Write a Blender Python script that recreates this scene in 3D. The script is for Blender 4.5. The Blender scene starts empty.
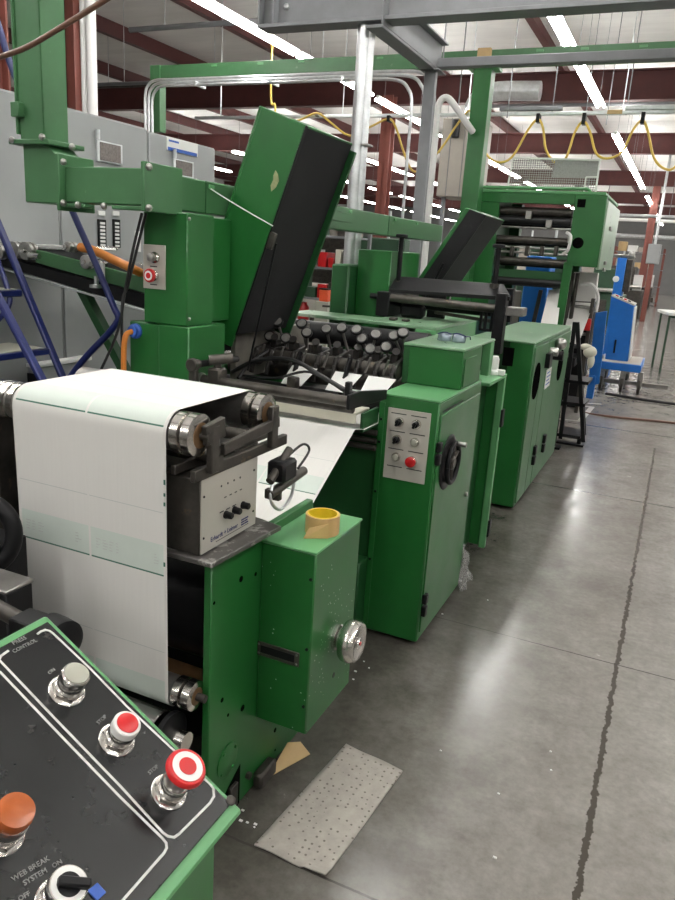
import bpy, bmesh, math, random
from mathutils import Vector, Matrix

random.seed(7)
V = Vector
SC = bpy.context.scene
COL = SC.collection

# ------------------------------------------------------------------ camera
CAM = V((0.0, 0.0, 1.65))
YAW, PITCH, ROLL, FPX = -0.41567943, 0.26661845, 0.06496654, 734.25
_f = V((math.sin(YAW) * math.cos(PITCH), math.cos(YAW) * math.cos(PITCH), -math.sin(PITCH)))
_r = V((math.cos(YAW), -math.sin(YAW), 0.0))
_u = _r.cross(_f)
_c, _s = math.cos(ROLL), math.sin(ROLL)
R_AX = _c * _r + _s * _u
U_AX = -_s * _r + _c * _u
F_AX = _f
cd = bpy.data.cameras.new('camera')
cam = bpy.data.objects.new('camera', cd)
COL.objects.link(cam)
m = Matrix((R_AX, U_AX, -F_AX)).transposed().to_4x4()
m.translation = CAM
cam.matrix_world = m
cd.sensor_fit = 'VERTICAL'
cd.sensor_height = 36.0
cd.lens = 36.0 * FPX / 900.0
cd.clip_start = 0.02
cd.clip_end = 200
SC.camera = cam

# ------------------------------------------------------------------ world, exposure
w = bpy.data.worlds.new('world')
SC.world = w
w.use_nodes = True
w.node_tree.nodes['Background'].inputs[0].default_value = (0.95, 0.98, 1.0, 1)
w.node_tree.nodes['Background'].inputs[1].default_value = 0.3
SC.view_settings.view_transform = 'Standard'
SC.view_settings.look = 'None'
SC.view_settings.gamma = 1
SC.view_settings.use_curve_mapping = False
SC.view_settings.exposure = 0.12
TUBE_STRENGTH = 46.0


def at(px, py, **k):
    d = (px - 337.5) * R_AX - (py - 450.0) * U_AX + FPX * F_AX
    a, v = list(k.items())[0]
    i = 'xyz'.index(a)
    return CAM + d * ((v - CAM[i]) / d[i])


def hit(px, py, p0, n):
    d = (px - 337.5) * R_AX - (py - 450.0) * U_AX + FPX * F_AX
    return CAM + d * ((p0 - CAM).dot(n) / d.dot(n))


# ------------------------------------------------------------------ materials
MATS = {}


def mat(name, col, rough=0.5, metal=0.0, var=0.15, scale=6.0, bump=0.0, chip=None, chip_t=0.68, chip_s=14.0,
        emit=0.0, spec=0.5, coat=0.0, specks=False, streak=None):
    mt = bpy.data.materials.new(name)
    mt.use_nodes = True
    nt = mt.node_tree
    N, L = nt.nodes, nt.links
    b = N['Principled BSDF']
    b.inputs['Roughness'].default_value = rough
    b.inputs['Metallic'].default_value = metal
    b.inputs['Specular IOR Level'].default_value = spec
    if coat:
        b.inputs['Coat Weight'].default_value = coat
        b.inputs['Coat Roughness'].default_value = 0.2
    tc = N.new('ShaderNodeTexCoord')
    no = N.new('ShaderNodeTexNoise')
    no.inputs['Scale'].default_value = scale
    no.inputs['Detail'].default_value = 6
    no.inputs['Roughness'].default_value = 0.65
    src = tc.outputs['Object']
    if streak:
        mp = N.new('ShaderNodeMapping')
        mp.inputs['Scale'].default_value = streak
        L.new(src, mp.inputs['Vector'])
        src = mp.outputs['Vector']
    L.new(src, no.inputs['Vector'])
    rp = N.new('ShaderNodeValToRGB')
    rp.color_ramp.elements[0].position = 0.3
    rp.color_ramp.elements[1].position = 0.7
    c0 = tuple(max(0, x * (1 - var)) for x in col) + (1,)
    c1 = tuple(min(1, x * (1 + var)) for x in col) + (1,)
    rp.color_ramp.elements[0].color = c0
    rp.color_ramp.elements[1].color = c1
    L.new(no.outputs['Fac'], rp.inputs['Fac'])
    out = rp.outputs['Color']
    if chip is not None:
        n2 = N.new('ShaderNodeTexNoise')
        n2.inputs['Scale'].default_value = chip_s
        n2.inputs['Detail'].default_value = 8
        n2.inputs['Roughness'].default_value = 0.7
        L.new(tc.outputs['Object'], n2.inputs['Vector'])
        r2 = N.new('ShaderNodeValToRGB')
        r2.color_ramp.elements[0].position = chip_t
        r2.color_ramp.elements[1].position = chip_t + 0.05
        L.new(n2.outputs['Fac'], r2.inputs['Fac'])
        mx = N.new('ShaderNodeMix')
        mx.data_type = 'RGBA'
        L.new(r2.outputs['Color'], mx.inputs['Factor'])
        L.new(out, mx.inputs['A'])
        mx.inputs['B'].default_value = tuple(chip) + (1,)
        out = mx.outputs['Result']
    if specks:
        vo = N.new('ShaderNodeTexVoronoi')
        vo.inputs['Scale'].default_value = 62
        L.new(tc.outputs['Object'], vo.inputs['Vector'])
        lt = N.new('ShaderNodeMath')
        lt.operation = 'LESS_THAN'
        lt.inputs[1].default_value = 0.13
        L.new(vo.outputs['Distance'], lt.inputs[0])
        n3 = N.new('ShaderNodeTexNoise')
        n3.inputs['Scale'].default_value = 7.0
        L.new(tc.outputs['Object'], n3.inputs['Vector'])
        gt = N.new('ShaderNodeMath')
        gt.operation = 'GREATER_THAN'
        gt.inputs[1].default_value = 0.57
        L.new(n3.outputs['Fac'], gt.inputs[0])
        mu = N.new('ShaderNodeMath')
        mu.operation = 'MULTIPLY'
        L.new(lt.outputs[0], mu.inputs[0])
        L.new(gt.outputs[0], mu.inputs[1])
        mx = N.new('ShaderNodeMix')
        mx.data_type = 'RGBA'
        L.new(mu.outputs[0], mx.inputs['Factor'])
        L.new(out, mx.inputs['A'])
        mx.inputs['B'].default_value = (0.5, 0.55, 0.5, 1)
        out = mx.outputs['Result']
    L.new(out, b.inputs['Base Color'])
    if rough < 0.9:
        mr = N.new('ShaderNodeMapRange')
        mr.inputs['To Min'].default_value = max(0.04, rough - 0.1)
        mr.inputs['To Max'].default_value = min(1, rough + 0.12)
        L.new(no.outputs['Fac'], mr.inputs['Value'])
        L.new(mr.outputs['Result'], b.inputs['Roughness'])
    if bump:
        bp = N.new('ShaderNodeBump')
        bp.inputs['Strength'].default_value = bump
        bp.inputs['Distance'].default_value = 0.01
        L.new(no.outputs['Fac'], bp.inputs['Height'])
        L.new(bp.outputs['Normal'], b.inputs['Normal'])
    if emit:
        b.inputs['Emission Color'].default_value = tuple(col) + (1,)
        b.inputs['Emission Strength'].default_value = emit
    MATS[name] = mt
    return mt


GREEN = mat('green_paint', (0.0125, 0.116, 0.022), 0.36, 0, 0.10, 5, 0.03, coat=0.12, chip=(0.012, 0.05, 0.016), chip_t=0.69, chip_s=18)
GREENS = mat('green_paint_splattered', (0.0115, 0.108, 0.020), 0.36, 0, 0.12, 5, 0.03, coat=0.12, chip=(0.012, 0.045, 0.016), chip_t=0.66, specks=True)
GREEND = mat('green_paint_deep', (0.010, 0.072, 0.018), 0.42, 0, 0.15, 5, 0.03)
GREENF = mat('green_paint_faded_lit', (0.050, 0.150, 0.060), 0.42, 0, 0.14, 4, 0.03, chip=(0.12, 0.25, 0.13), chip_t=0.66, chip_s=9)
GREENLIT = mat('green_paint_lit', (0.36, 0.47, 0.36), 0.3, 0, 0.15, 4, 0.03)  # reflected light on the tower's aisle face, put into the green
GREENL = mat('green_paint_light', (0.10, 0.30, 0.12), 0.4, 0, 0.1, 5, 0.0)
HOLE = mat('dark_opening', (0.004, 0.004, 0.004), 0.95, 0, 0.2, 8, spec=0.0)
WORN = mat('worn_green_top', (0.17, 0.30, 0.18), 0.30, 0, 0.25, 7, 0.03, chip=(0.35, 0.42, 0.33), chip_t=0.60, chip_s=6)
BLACK = mat('black_paint', (0.007, 0.007, 0.008), 0.40, 0, 0.3, 8, 0.04, spec=0.22)
BLACKM = mat('black_lining', (0.014, 0.014, 0.015), 0.62, 0, 0.35, 5, 0.05, spec=0.2, chip=(0.03, 0.03, 0.03), chip_t=0.62, chip_s=5)
RUBBER = mat('roller_rubber', (0.010, 0.010, 0.011), 0.34, 0, 0.3, 10, spec=0.35)
CABLE = mat('cable_black', (0.012, 0.012, 0.013), 0.45, 0, 0.2, 8)
CHROME = mat('chrome', (0.62, 0.60, 0.57), 0.18, 1.0, 0.12, 12)
CHROMED = mat('chrome_dull', (0.42, 0.41, 0.39), 0.3, 1.0, 0.25, 14)
STEEL = mat('bare_steel', (0.25, 0.24, 0.23), 0.38, 0.85, 0.25, 10, 0.03)
STEELD = mat('oily_steel', (0.075, 0.068, 0.06), 0.42, 0.6, 0.4, 12, 0.08, chip=(0.16, 0.12, 0.08), chip_t=0.62)
ALU = mat('aluminium_face', (0.50, 0.48, 0.43), 0.40, 0.25, 0.06, 6, 0.0)
TRAYM = mat('scuffed_plate', (0.10, 0.095, 0.088), 0.38, 0.3, 0.3, 10, 0.05, chip=(0.34, 0.33, 0.31), chip_t=0.55, chip_s=14)
PAPER = mat('paper_white', (0.74, 0.73, 0.70), 0.6, 0, 0.02, 4, 0, streak=(26, 1, 1))
PTINT = mat('paper_tint', (0.62, 0.69, 0.635), 0.6, 0, 0.02, 30)
PLINE = mat('paper_print_line', (0.05, 0.16, 0.11), 0.6, 0, 0.05, 30)
PTHIN = mat('paper_thin_line', (0.55, 0.57, 0.55), 0.6, 0, 0.05, 30)
CREAM = mat('cream_plate', (0.62, 0.60, 0.50), 0.5, 0, 0.06, 8)
GREY = mat('cabinet_grey', (0.29, 0.30, 0.30), 0.42, 0, 0.05, 3, 0.0)
GREYD = mat('cabinet_grey_dark', (0.10, 0.10, 0.105), 0.5, 0, 0.1, 3)
GALV = mat('galvanised', (0.68, 0.70, 0.71), 0.32, 0.75, 0.18, 9, 0.02)
BEAMG = mat('beam_grey', (0.20, 0.205, 0.215), 0.5, 0.2, 0.12, 5, 0.02)
REDOX = mat('red_oxide', (0.085, 0.022, 0.020), 0.6, 0, 0.18, 4)
REDCOL = mat('red_oxide_column', (0.20, 0.060, 0.045), 0.55, 0, 0.15, 6, 0.02, chip=(0.45, 0.33, 0.3), chip_t=0.70)
BLUE = mat('blue_paint', (0.012, 0.15, 0.52), 0.4, 0, 0.1, 6)
NAVY = mat('navy_paint', (0.008, 0.016, 0.105), 0.35, 0, 0.15, 6)
WHITE = mat('white_paint', (0.75, 0.75, 0.73), 0.45, 0, 0.04, 6)
FTEXT = mat('legend_faded', (0.22, 0.22, 0.215), 0.6, 0, 0.3, 60)
WTEXT = mat('legend_white', (0.62, 0.62, 0.60), 0.6, 0, 0.06, 30)
NTEXT = mat('lettering_navy', (0.02, 0.03, 0.13), 0.6, 0, 0.05, 30)
DTEXT = mat('lettering_dark', (0.03, 0.03, 0.03), 0.6, 0, 0.05, 30)
RED = mat('red_plastic', (0.50, 0.012, 0.014), 0.3, 0, 0.08, 10)
ORANGE = mat('amber_lens', (0.36, 0.085, 0.018), 0.25, 0, 0.2, 16)
ORCABLE = mat('orange_cable', (0.60, 0.20, 0.03), 0.45, 0, 0.1, 10)
YELLOW = mat('yellow_hose', (0.62, 0.43, 0.08), 0.45, 0, 0.08, 8)
BROWNH = mat('brown_hose', (0.15, 0.075, 0.05), 0.4, 0, 0.15, 8)
TAN = mat('kraft_tan', (0.46, 0.32, 0.15), 0.6, 0, 0.12, 8)
TAPEY = mat('tape_core_yellow', (0.72, 0.52, 0.02), 0.5, 0, 0.06, 10)
TAPE = mat('tape_buff', (0.55, 0.36, 0.15), 0.45, 0, 0.06, 10)
RUST = mat('rusty_bar', (0.16, 0.09, 0.04), 0.6, 0.2, 0.3, 16, 0.08)
LABEL = mat('label_white', (0.72, 0.72, 0.70), 0.5, 0, 0.03, 12)
LBLUE = mat('label_blue', (0.03, 0.10, 0.42), 0.5, 0, 0.03, 12)
BEIGE = mat('beige_sheet', (0.34, 0.31, 0.27), 0.55, 0, 0.08, 5)
GREYBTN = mat('grey_button', (0.36, 0.36, 0.30), 0.35, 0, 0.05, 10)
BPLATE = mat('desk_faceplate', (0.014, 0.015, 0.016), 0.20, 0, 0.35, 9, 0.0, chip=(0.06, 0.055, 0.05), chip_t=0.64, chip_s=11)
OLIVE = mat('dark_green_machine', (0.02, 0.06, 0.03), 0.5, 0, 0.2, 5)


def tube_mat():
    mt = bpy.data.materials.new('lamp_tube')
    mt.use_nodes = True
    N, L = mt.node_tree.nodes, mt.node_tree.links
    b = N['Principled BSDF']
    b.inputs['Base Color'].default_value = (0.9, 0.9, 0.9, 1)
    b.inputs['Emission Color'].default_value = (1.0, 0.985, 0.95, 1)
    b.inputs['Emission Strength'].default_value = TUBE_STRENGTH
    return mt


TUBE = tube_mat()


def floor_mat():
    mt = bpy.data.materials.new('concrete_floor')
    mt.use_nodes = True
    N, L = mt.node_tree.nodes, mt.node_tree.links
    b = N['Principled BSDF']
    tc = N.new('ShaderNodeTexCoord')

    def noise(scale, det=8, ro=0.65):
        n = N.new('ShaderNodeTexNoise')
        n.inputs['Scale'].default_value = scale
        n.inputs['Detail'].default_value = det
        n.inputs['Roughness'].default_value = ro
        L.new(tc.outputs['Object'], n.inputs['Vector'])
        return n

    def ramp(src, p0, p1, c0, c1):
        r = N.new('ShaderNodeValToRGB')
        r.color_ramp.elements[0].position = p0
        r.color_ramp.elements[1].position = p1
        r.color_ramp.elements[0].color = c0
        r.color_ramp.elements[1].color = c1
        L.new(src, r.inputs['Fac'])
        return r.outputs['Color']

    def mix(f, a, bb, mode='MIX', fv=None):
        x = N.new('ShaderNodeMix')
        x.data_type = 'RGBA'
        x.blend_type = mode
        if f is None:
            x.inputs['Factor'].default_value = fv
        else:
            L.new(f, x.inputs['Factor'])
        L.new(a, x.inputs['A'])
        if hasattr(bb, 'links'):
            L.new(bb, x.inputs['B'])
        else:
            x.inputs['B'].default_value = bb
        return x.outputs['Result']

    def math_(op, a, bv):
        x = N.new('ShaderNodeMath')
        x.operation = op
        if hasattr(a, 'links'):
            L.new(a, x.inputs[0])
        else:
            x.inputs[0].default_value = a
        if hasattr(bv, 'links'):
            L.new(bv, x.inputs[1])
        else:
            x.inputs[1].default_value = bv
        return x.outputs[0]

    n1, n2, n3, n4 = noise(1.1), noise(5.0), noise(38, 4), noise(15, 10, 0.75)
    base = ramp(n1.outputs['Fac'], 0.30, 0.72, (0.235, 0.222, 0.202, 1), (0.35, 0.335, 0.312, 1))
    base = mix(None, base, ramp(n2.outputs['Fac'], 0.28, 0.72, (0.72, 0.70, 0.68, 1), (1, 1, 1, 1)), 'MULTIPLY', 0.7)
    base = mix(None, base, ramp(n3.outputs['Fac'], 0.35, 0.6, (0.75, 0.75, 0.75, 1), (1, 1, 1, 1)), 'MULTIPLY', 0.6)
    base = mix(None, base, ramp(n4.outputs['Fac'], 0.28, 0.60, (0.70, 0.68, 0.66, 1), (1, 1, 1, 1)), 'MULTIPLY', 0.7)
    sx = N.new('ShaderNodeSeparateXYZ')
    L.new(tc.outputs['Object'], sx.inputs[0])
    # oily grime on the press side of the aisle (dirt with its own ragged edge)
    g = math_('ADD', sx.outputs['X'], math_('MULTIPLY', n2.outputs['Fac'], 0.5))
    gm = ramp(math_('MULTIPLY', math_('ADD', g, 2.0), 0.4), 0.54, 0.84, (1, 1, 1, 1), (0, 0, 0, 1))
    gm = mix(None, gm, ramp(math_('MULTIPLY', sx.outputs['Y'], 0.1), 0.45, 0.8, (1, 1, 1, 1), (0, 0, 0, 1)), 'MULTIPLY', 1.0)
    base = mix(gm, base, mix(None, base, (0.30, 0.295, 0.28, 1), 'MULTIPLY', 1.0))
    # the long filled joint beside the aisle
    jit = math_('MULTIPLY', math_('SUBTRACT', n4.outputs['Fac'], 0.5), 0.06)
    dx = math_('ABSOLUTE', math_('ADD', math_('SUBTRACT', sx.outputs['X'], 0.012), jit), 0)
    inside = math_('LESS_THAN', sx.outputs['Y'], 7.5)
    cr = math_('MULTIPLY', math_('LESS_THAN', dx, 0.009), inside)
    base = mix(cr, base, (0.06, 0.052, 0.042, 1))
    jl = cr
    for yy, hw in ((1.50, 0.004), (3.1, 0.003), (5.616, 0.008), (8.13, 0.010), (10.7, 0.012), (13.3, 0.014), (16, .016), (21, .02)):
        d = math_('ABSOLUTE', math_('SUBTRACT', math_('ADD', sx.outputs['Y'], math_('MULTIPLY', jit, 0.15)), yy), 0)
        j = math_('LESS_THAN', d, hw)
        base = mix(j, base, (0.05, 0.045, 0.04, 1))
        jl = math_('MAXIMUM', jl, j)
    L.new(base, b.inputs['Base Color'])
    rr = ramp(n2.outputs['Fac'], 0.25, 0.75, (0.11, 0.11, 0.11, 1), (0.25, 0.25, 0.25, 1))
    rr = mix(None, rr, ramp(n3.outputs['Fac'], 0.3, 0.7, (0, 0, 0, 1), (0.05, 0.05, 0.05, 1)), 'ADD', 1.0)
    L.new(rr, b.inputs['Roughness'])
    b.inputs['Specular IOR Level'].default_value = 0.5
    bp = N.new('ShaderNodeBump')
    bp.inputs['Strength'].default_value = 0.015
    bp.inputs['Distance'].default_value = 0.01
    L.new(math_('SUBTRACT', math_('ADD', n4.outputs['Fac'], math_('MULTIPLY', n3.outputs['Fac'], 0.5)), math_('MULTIPLY', jl, 0.8)), bp.inputs['Height'])
    L.new(bp.outputs['Normal'], b.inputs['Normal'])
    return mt


def mat_pad():
    """grey absorbent pad with rows of dimples"""
    mt = mat('absorbent_pad', (0.36, 0.335, 0.30), 0.85, 0, 0.12, 30, 0.1)
    N, L = mt.node_tree.nodes, mt.node_tree.links
    b = N['Principled BSDF']
    prev = b.inputs['Base Color'].links[0].from_socket
    vo = N.new('ShaderNodeTexVoronoi')
    vo.inputs['Scale'].default_value = 42
    vo.inputs['Randomness'].default_value = 0.35
    tc = N.new('ShaderNodeTexCoord')
    L.new(tc.outputs['Object'], vo.inputs['Vector'])
    lt = N.new('ShaderNodeMath')
    lt.operation = 'LESS_THAN'
    lt.inputs[1].default_value = 0.16
    L.new(vo.outputs['Distance'], lt.inputs[0])
    mx = N.new('ShaderNodeMix')
    mx.data_type = 'RGBA'
    L.new(lt.outputs[0], mx.inputs['Factor'])
    L.new(prev, mx.inputs['A'])
    mx.inputs['B'].default_value = (0.16, 0.14, 0.12, 1)
    L.new(mx.outputs['Result'], b.inputs['Base Color'])
    return mt


PAD = mat_pad()


def mesh_mat():
    """expanded mesh: alternating open and solid cells"""
    mt = mat('wire_mesh_sheet', (0.34, 0.33, 0.33), 0.6, 0.2, 0.2, 60)
    N, L = mt.node_tree.nodes, mt.node_tree.links
    b = N['Principled BSDF']
    tc = N.new('ShaderNodeTexCoord')
    mp = N.new('ShaderNodeMapping')
    mp.inputs['Rotation'].default_value = (0, math.radians(45), 0)
    L.new(tc.outputs['Object'], mp.inputs['Vector'])
    ck = N.new('ShaderNodeTexChecker')
    ck.inputs['Scale'].default_value = 60
    L.new(mp.outputs['Vector'], ck.inputs['Vector'])
    L.new(ck.outputs['Fac'], b.inputs['Alpha'])
    return mt


MESHM = mesh_mat()
ROOF = mat('roof_insulation', (0.88, 0.865, 0.84), 0.75, 0, 0.08, 1.2, 0.25, streak=(0.5, 2.5, 1))
WALLM = mat('metal_wall', (0.62, 0.62, 0.60), 0.6, 0, 0.06, 2)
FLOORM = floor_mat()


# ------------------------------------------------------------------ mesh builder
ORG = {}


class MB:
    def __init__(s):
        s.bm = bmesh.new()
        s.mi = 0

    def _faces(s, fs):
        for f in fs:
            f.material_index = s.mi
        return fs

    def hexa(s, p, bev=0.0, seg=1):
        vs = [s.bm.verts.new(q) for q in p]
        fs = [s.bm.faces.new([vs[i] for i in q]) for q in
              ((0, 3, 2, 1), (4, 5, 6, 7), (0, 1, 5, 4), (1, 2, 6, 5), (2, 3, 7, 6), (3, 0, 4, 7))]
        s._faces(fs)
        if bev:
            es = list({e for f in fs for e in f.edges})
            r = bmesh.ops.bevel(s.bm, geom=es, offset=bev, segments=seg, affect='EDGES', profile=0.6)
            s._faces(r['faces'])
        return s

    def box(s, x0, x1, y0, y1, z0, z1, bev=0.004):
        x0, x1 = min(x0, x1), max(x0, x1)
        y0, y1 = min(y0, y1), max(y0, y1)
        z0, z1 = min(z0, z1), max(z0, z1)
        bev = min(bev, 0.3 * min(x1 - x0, y1 - y0, z1 - z0))
        return s.hexa([(x0, y0, z0), (x1, y0, z0), (x1, y1, z0), (x0, y1, z0),
                       (x0, y0, z1), (x1, y0, z1), (x1, y1, z1), (x0, y1, z1)], bev)

    def obox(s, c, ax, ay, az, bev=0.003):
        """oriented box: centre and three half vectors"""
        c, ax, ay, az = V(c), V(ax), V(ay), V(az)
        if ax.cross(ay).dot(az) < 0:
            az = -az
        bev = min(bev, 0.3 * 2 * min(ax.length, ay.length, az.length))
        return s.hexa([c - ax - ay - az, c + ax - ay - az, c + ax + ay - az, c - ax + ay - az,
                       c - ax - ay + az, c + ax - ay + az, c + ax + ay + az, c - ax + ay + az], bev)

    def bar(s, p0, p1, wdt, hgt, up=(0, 0, 1), bev=0.002):
        p0, p1 = V(p0), V(p1)
        d = p1 - p0
        up = V(up)
        sd = d.cross(up)
        if sd.length < 1e-6:
            sd = d.cross(V((1, 0, 0)))
        sd.normalize()
        u2 = sd.cross(d).normalized()
        return s.obox((p0 + p1) / 2, d / 2, sd * wdt / 2, u2 * hgt / 2, bev)

    def prism(s, pts, vec, bev=0.0):
        vec = V(vec)
        a = [s.bm.verts.new(V(p)) for p in pts]
        b = [s.bm.verts.new(V(p) + vec) for p in pts]
        n = len(pts)
        fs = [s.bm.faces.new(a[::-1]), s.bm.faces.new(b)]
        for i in range(n):
            fs.append(s.bm.faces.new((a[i], a[(i + 1) % n], b[(i + 1) % n], b[i])))
        s._faces(fs)
        bmesh.ops.recalc_face_normals(s.bm, faces=fs)
        if bev:
            es = list({e for f in fs for e in f.edges})
            r = bmesh.ops.bevel(s.bm, geom=es, offset=bev, segments=1, affect='EDGES')
            s._faces(r['faces'])
        return s

    def _frame(s, d):
        d = d.normalized()
        a = V((0, 0, 1)) if abs(d.z) < 0.9 else V((1, 0, 0))
        x = d.cross(a).normalized()
        return x, d.cross(x).normalized()

    def lathe(s, p0, axis, prof, n=24):
        """profile [(radius, height along axis)], closed at both ends"""
        p0, axis = V(p0), V(axis).normalized()
        x, y = s._frame(axis)
        rings = []
        for r, h in prof:
            c = p0 + axis * h
            rings.append([s.bm.verts.new(c + (x * math.cos(2 * math.pi * i / n) + y * math.sin(2 * math.pi * i / n)) * max(r, 1e-4))
                          for i in range(n)])
        fs = []
        for a, b in zip(rings, rings[1:]):
            for i in range(n):
                fs.append(s.bm.faces.new((a[i], a[(i + 1) % n], b[(i + 1) % n], b[i])))
        fs.append(s.bm.faces.new(rings[0][::-1]))
        fs.append(s.bm.faces.new(rings[-1]))
        s._faces(fs)
        bmesh.ops.recalc_face_normals(s.bm, faces=fs)
        return s

    def cyl(s, p0, p1, r, r2=None, n=20, bev=0.0):
        p0, p1 = V(p0), V(p1)
        L = (p1 - p0).length
        r2 = r if r2 is None else r2
        if bev:
            return s.lathe(p0, p1 - p0, [(r - bev, 0), (r, bev), (r2, L - bev), (r2 - bev, L)], n)
        return s.lathe(p0, p1 - p0, [(r, 0), (r2, L)], n)

    def ring(s, c, axis, R, r, n=32, k=10, arc=1.0):
        axis = V(axis).normalized()
        x, y = s._frame(axis)
        pts = [V(c) + (x * math.cos(2 * math.pi * i / n) + y * math.sin(2 * math.pi * i / n)) * R for i in range(n)]
        return s.tube(pts + [pts[0]], r, k, raw=True)

    def tube(s, pts, r, n=8, raw=False, sub=6):
        pts = [V(p) for p in pts]
        if not raw and len(pts) > 2:
            q = []
            for i in range(len(pts) - 1):
                p0 = pts[max(i - 1, 0)]
                p1, p2 = pts[i], pts[i + 1]
                p3 = pts[min(i + 2, len(pts) - 1)]
                for k in range(sub):
                    t = k / sub
                    q.append(0.5 * ((2 * p1) + (-p0 + p2) * t + (2 * p0 - 5 * p1 + 4 * p2 - p3) * t * t + (-p0 + 3 * p1 - 3 * p2 + p3) * t ** 3))
            q.append(pts[-1])
            pts = q
        rings = []
        x = None
        for i, p in enumerate(pts):
            d = (pts[min(i + 1, len(pts) - 1)] - pts[max(i - 1, 0)]).normalized()
            if x is None:
                x, y = s._frame(d)
            else:
                x = (x - d * x.dot(d)).normalized()
                y = d.cross(x)
            rings.append([s.bm.verts.new(p + (x * math.cos(2 * math.pi * k / n) + y * math.sin(2 * math.pi * k / n)) * r) for k in range(n)])
        fs = []
        for a, b in zip(rings, rings[1:]):
            for k in range(n):
                fs.append(s.bm.faces.new((a[k], a[(k + 1) % n], b[(k + 1) % n], b[k])))
        fs.append(s.bm.faces.new(rings[0][::-1]))
        fs.append(s.bm.faces.new(rings[-1]))
        s._faces(fs)
        bmesh.ops.recalc_face_normals(s.bm, faces=fs)
        return s

    def strip(s, pts, wdt, nrm, th):
        """flat mitred line of given width lying on a plane"""
        pts = [V(p) for p in pts]
        nrm = V(nrm).normalized()
        for a, b in zip(pts, pts[1:]):
            d = (b - a)
            if d.length < 1e-6:
                continue
            d.normalize()
            sd = nrm.cross(d) * wdt / 2
            e = d * wdt * 0.35
            s.hexa([a - e - sd, b + e - sd, b + e + sd, a - e + sd, a - e - sd + nrm * th, b + e - sd + nrm * th, b + e + sd + nrm * th, a - e + sd + nrm * th])
        return s

    def ball(s, c, r, sx=1, sy=1, sz=1):
        rr = bmesh.ops.create_uvsphere(s.bm, u_segments=16, v_segments=10, radius=r,
                                       matrix=Matrix.Translation(V(c)) @ Matrix.Diagonal((sx, sy, sz, 1)))
        s._faces(list({f for v in rr['verts'] for f in v.link_faces}))
        return s

    def build(s, name, mats, parent=None, origin=None, smooth=38):
        me = bpy.data.meshes.new(name)
        o0 = ORG[parent] if parent is not None else V(origin if origin is not None else (0, 0, 0))
        bmesh.ops.translate(s.bm, verts=s.bm.verts, vec=-o0)
        for f in s.bm.faces:
            f.smooth = True
        s.bm.to_mesh(me)
        s.bm.free()
        me.set_sharp_from_angle(angle=math.radians(smooth))
        for q in (mats if isinstance(mats, (list, tuple)) else [mats]):
            me.materials.append(q)
        o = bpy.data.objects.new(name, me)
        COL.objects.link(o)
        if parent is not None:
            o.parent = parent
        else:
            o.location = o0
        ORG[o] = o0.copy()
        return o


def lettering(name, text, p, right, up, size, mt, parent, align='CENTER', th=0.0004, space=1.0):
    cu = bpy.data.curves.new('t', 'FONT')
    cu.body = text
    cu.size = size
    cu.align_x = align
    cu.align_y = 'CENTER'
    cu.extrude = th
    cu.resolution_u = 2
    cu.space_character = space
    to = bpy.data.objects.new('t', cu)
    COL.objects.link(to)
    dg = bpy.context.evaluated_depsgraph_get()
    me = bpy.data.meshes.new_from_object(to.evaluated_get(dg))
    bpy.data.objects.remove(to)
    right, up = V(right).normalized(), V(up).normalized()
    nrm = right.cross(up)
    M = Matrix((right, up, nrm)).transposed().to_4x4()
    M.translation = V(p) + nrm * th - ORG[parent]
    me.transform(M)
    me.name = name
    me.materials.clear()
    me.materials.append(mt)
    o = bpy.data.objects.new(name, me)
    COL.objects.link(o)
    o.parent = parent
    ORG[o] = ORG[parent].copy()
    return o


def thing(name, label, cat, loc, group=None):
    o = bpy.data.objects.new(name, None)
    o.empty_display_size = 0.1
    COL.objects.link(o)
    o.location = loc
    ORG[o] = V(loc)
    o['label'] = label
    o['category'] = cat
    if group:
        o['group'] = group
    return o


def tag(o, label, cat, group=None):
    o['label'] = label
    o['category'] = cat
    if group:
        o['group'] = group
    return o


def struct(o):
    o['kind'] = 'structure'
    return o


def dup(root, off, label=None, group=None, skip=()):
    off = V(off)
    r = root.copy()
    COL.objects.link(r)
    r.location = root.location + off
    ORG[r] = ORG[root] + off
    if label:
        r['label'] = label
    if group:
        r['group'] = group
    kids = [o for o in list(COL.objects) if o.parent == root]
    for ch in kids:
        if ch.name.split('.')[0] in skip:
            continue
        c = ch.copy()
        COL.objects.link(c)
        c.parent = r
        ORG[c] = ORG[ch] + off
        for g in [o for o in list(COL.objects) if o.parent == ch]:
            d = g.copy()
            COL.objects.link(d)
            d.parent = c
            ORG[d] = ORG[g] + off
    return r


X, Y, Z = V((1, 0, 0)), V((0, 1, 0)), V((0, 0, 1))

# ================================================================== SETTING
XL, XR, YB, YF, ZC = -26.0, 16.0, -9.0, 58.0, 5.42
struct(MB().box(XL, XR, YB, YF, -0.2, 0, 0).build('floor', FLOORM))
struct(MB().box(XL, XR, YB, YF, ZC, ZC + 0.15, 0).build('ceiling', ROOF))
struct(MB().box(XL - .2, XL, YB, YF, 0, ZC, 0).build('wall_left', WALLM))
struct(MB().box(XR, XR + .2, YB, YF, 0, ZC, 0).build('wall_right', WALLM))
struct(MB().box(XL, XR, YF, YF + .2, 0, ZC, 0).build('wall_far', mat('far_wall_sheet', (0.20, 0.20, 0.20), .6, 0, .1, 1)))
struct(MB().box(XL, XR, YB - .2, YB, 0, ZC, 0).build('wall_near', WALLM))
k = 1
for yy in (-1.0, 7.0, 15.6, 22.6, 31.0, 39.5, 48.0):        # rafters across the building
    b = MB()
    b.box(XL, XR, yy - 0.11, yy + 0.11, 4.62, 4.65, 0)
    b.box(XL, XR, yy - 0.006, yy + 0.006, 4.65, 5.14, 0)
    b.box(XL, XR, yy - 0.11, yy + 0.11, 5.12, 5.14, 0)
    struct(b.build('trim_%d' % k, REDOX))
    k += 1
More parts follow.
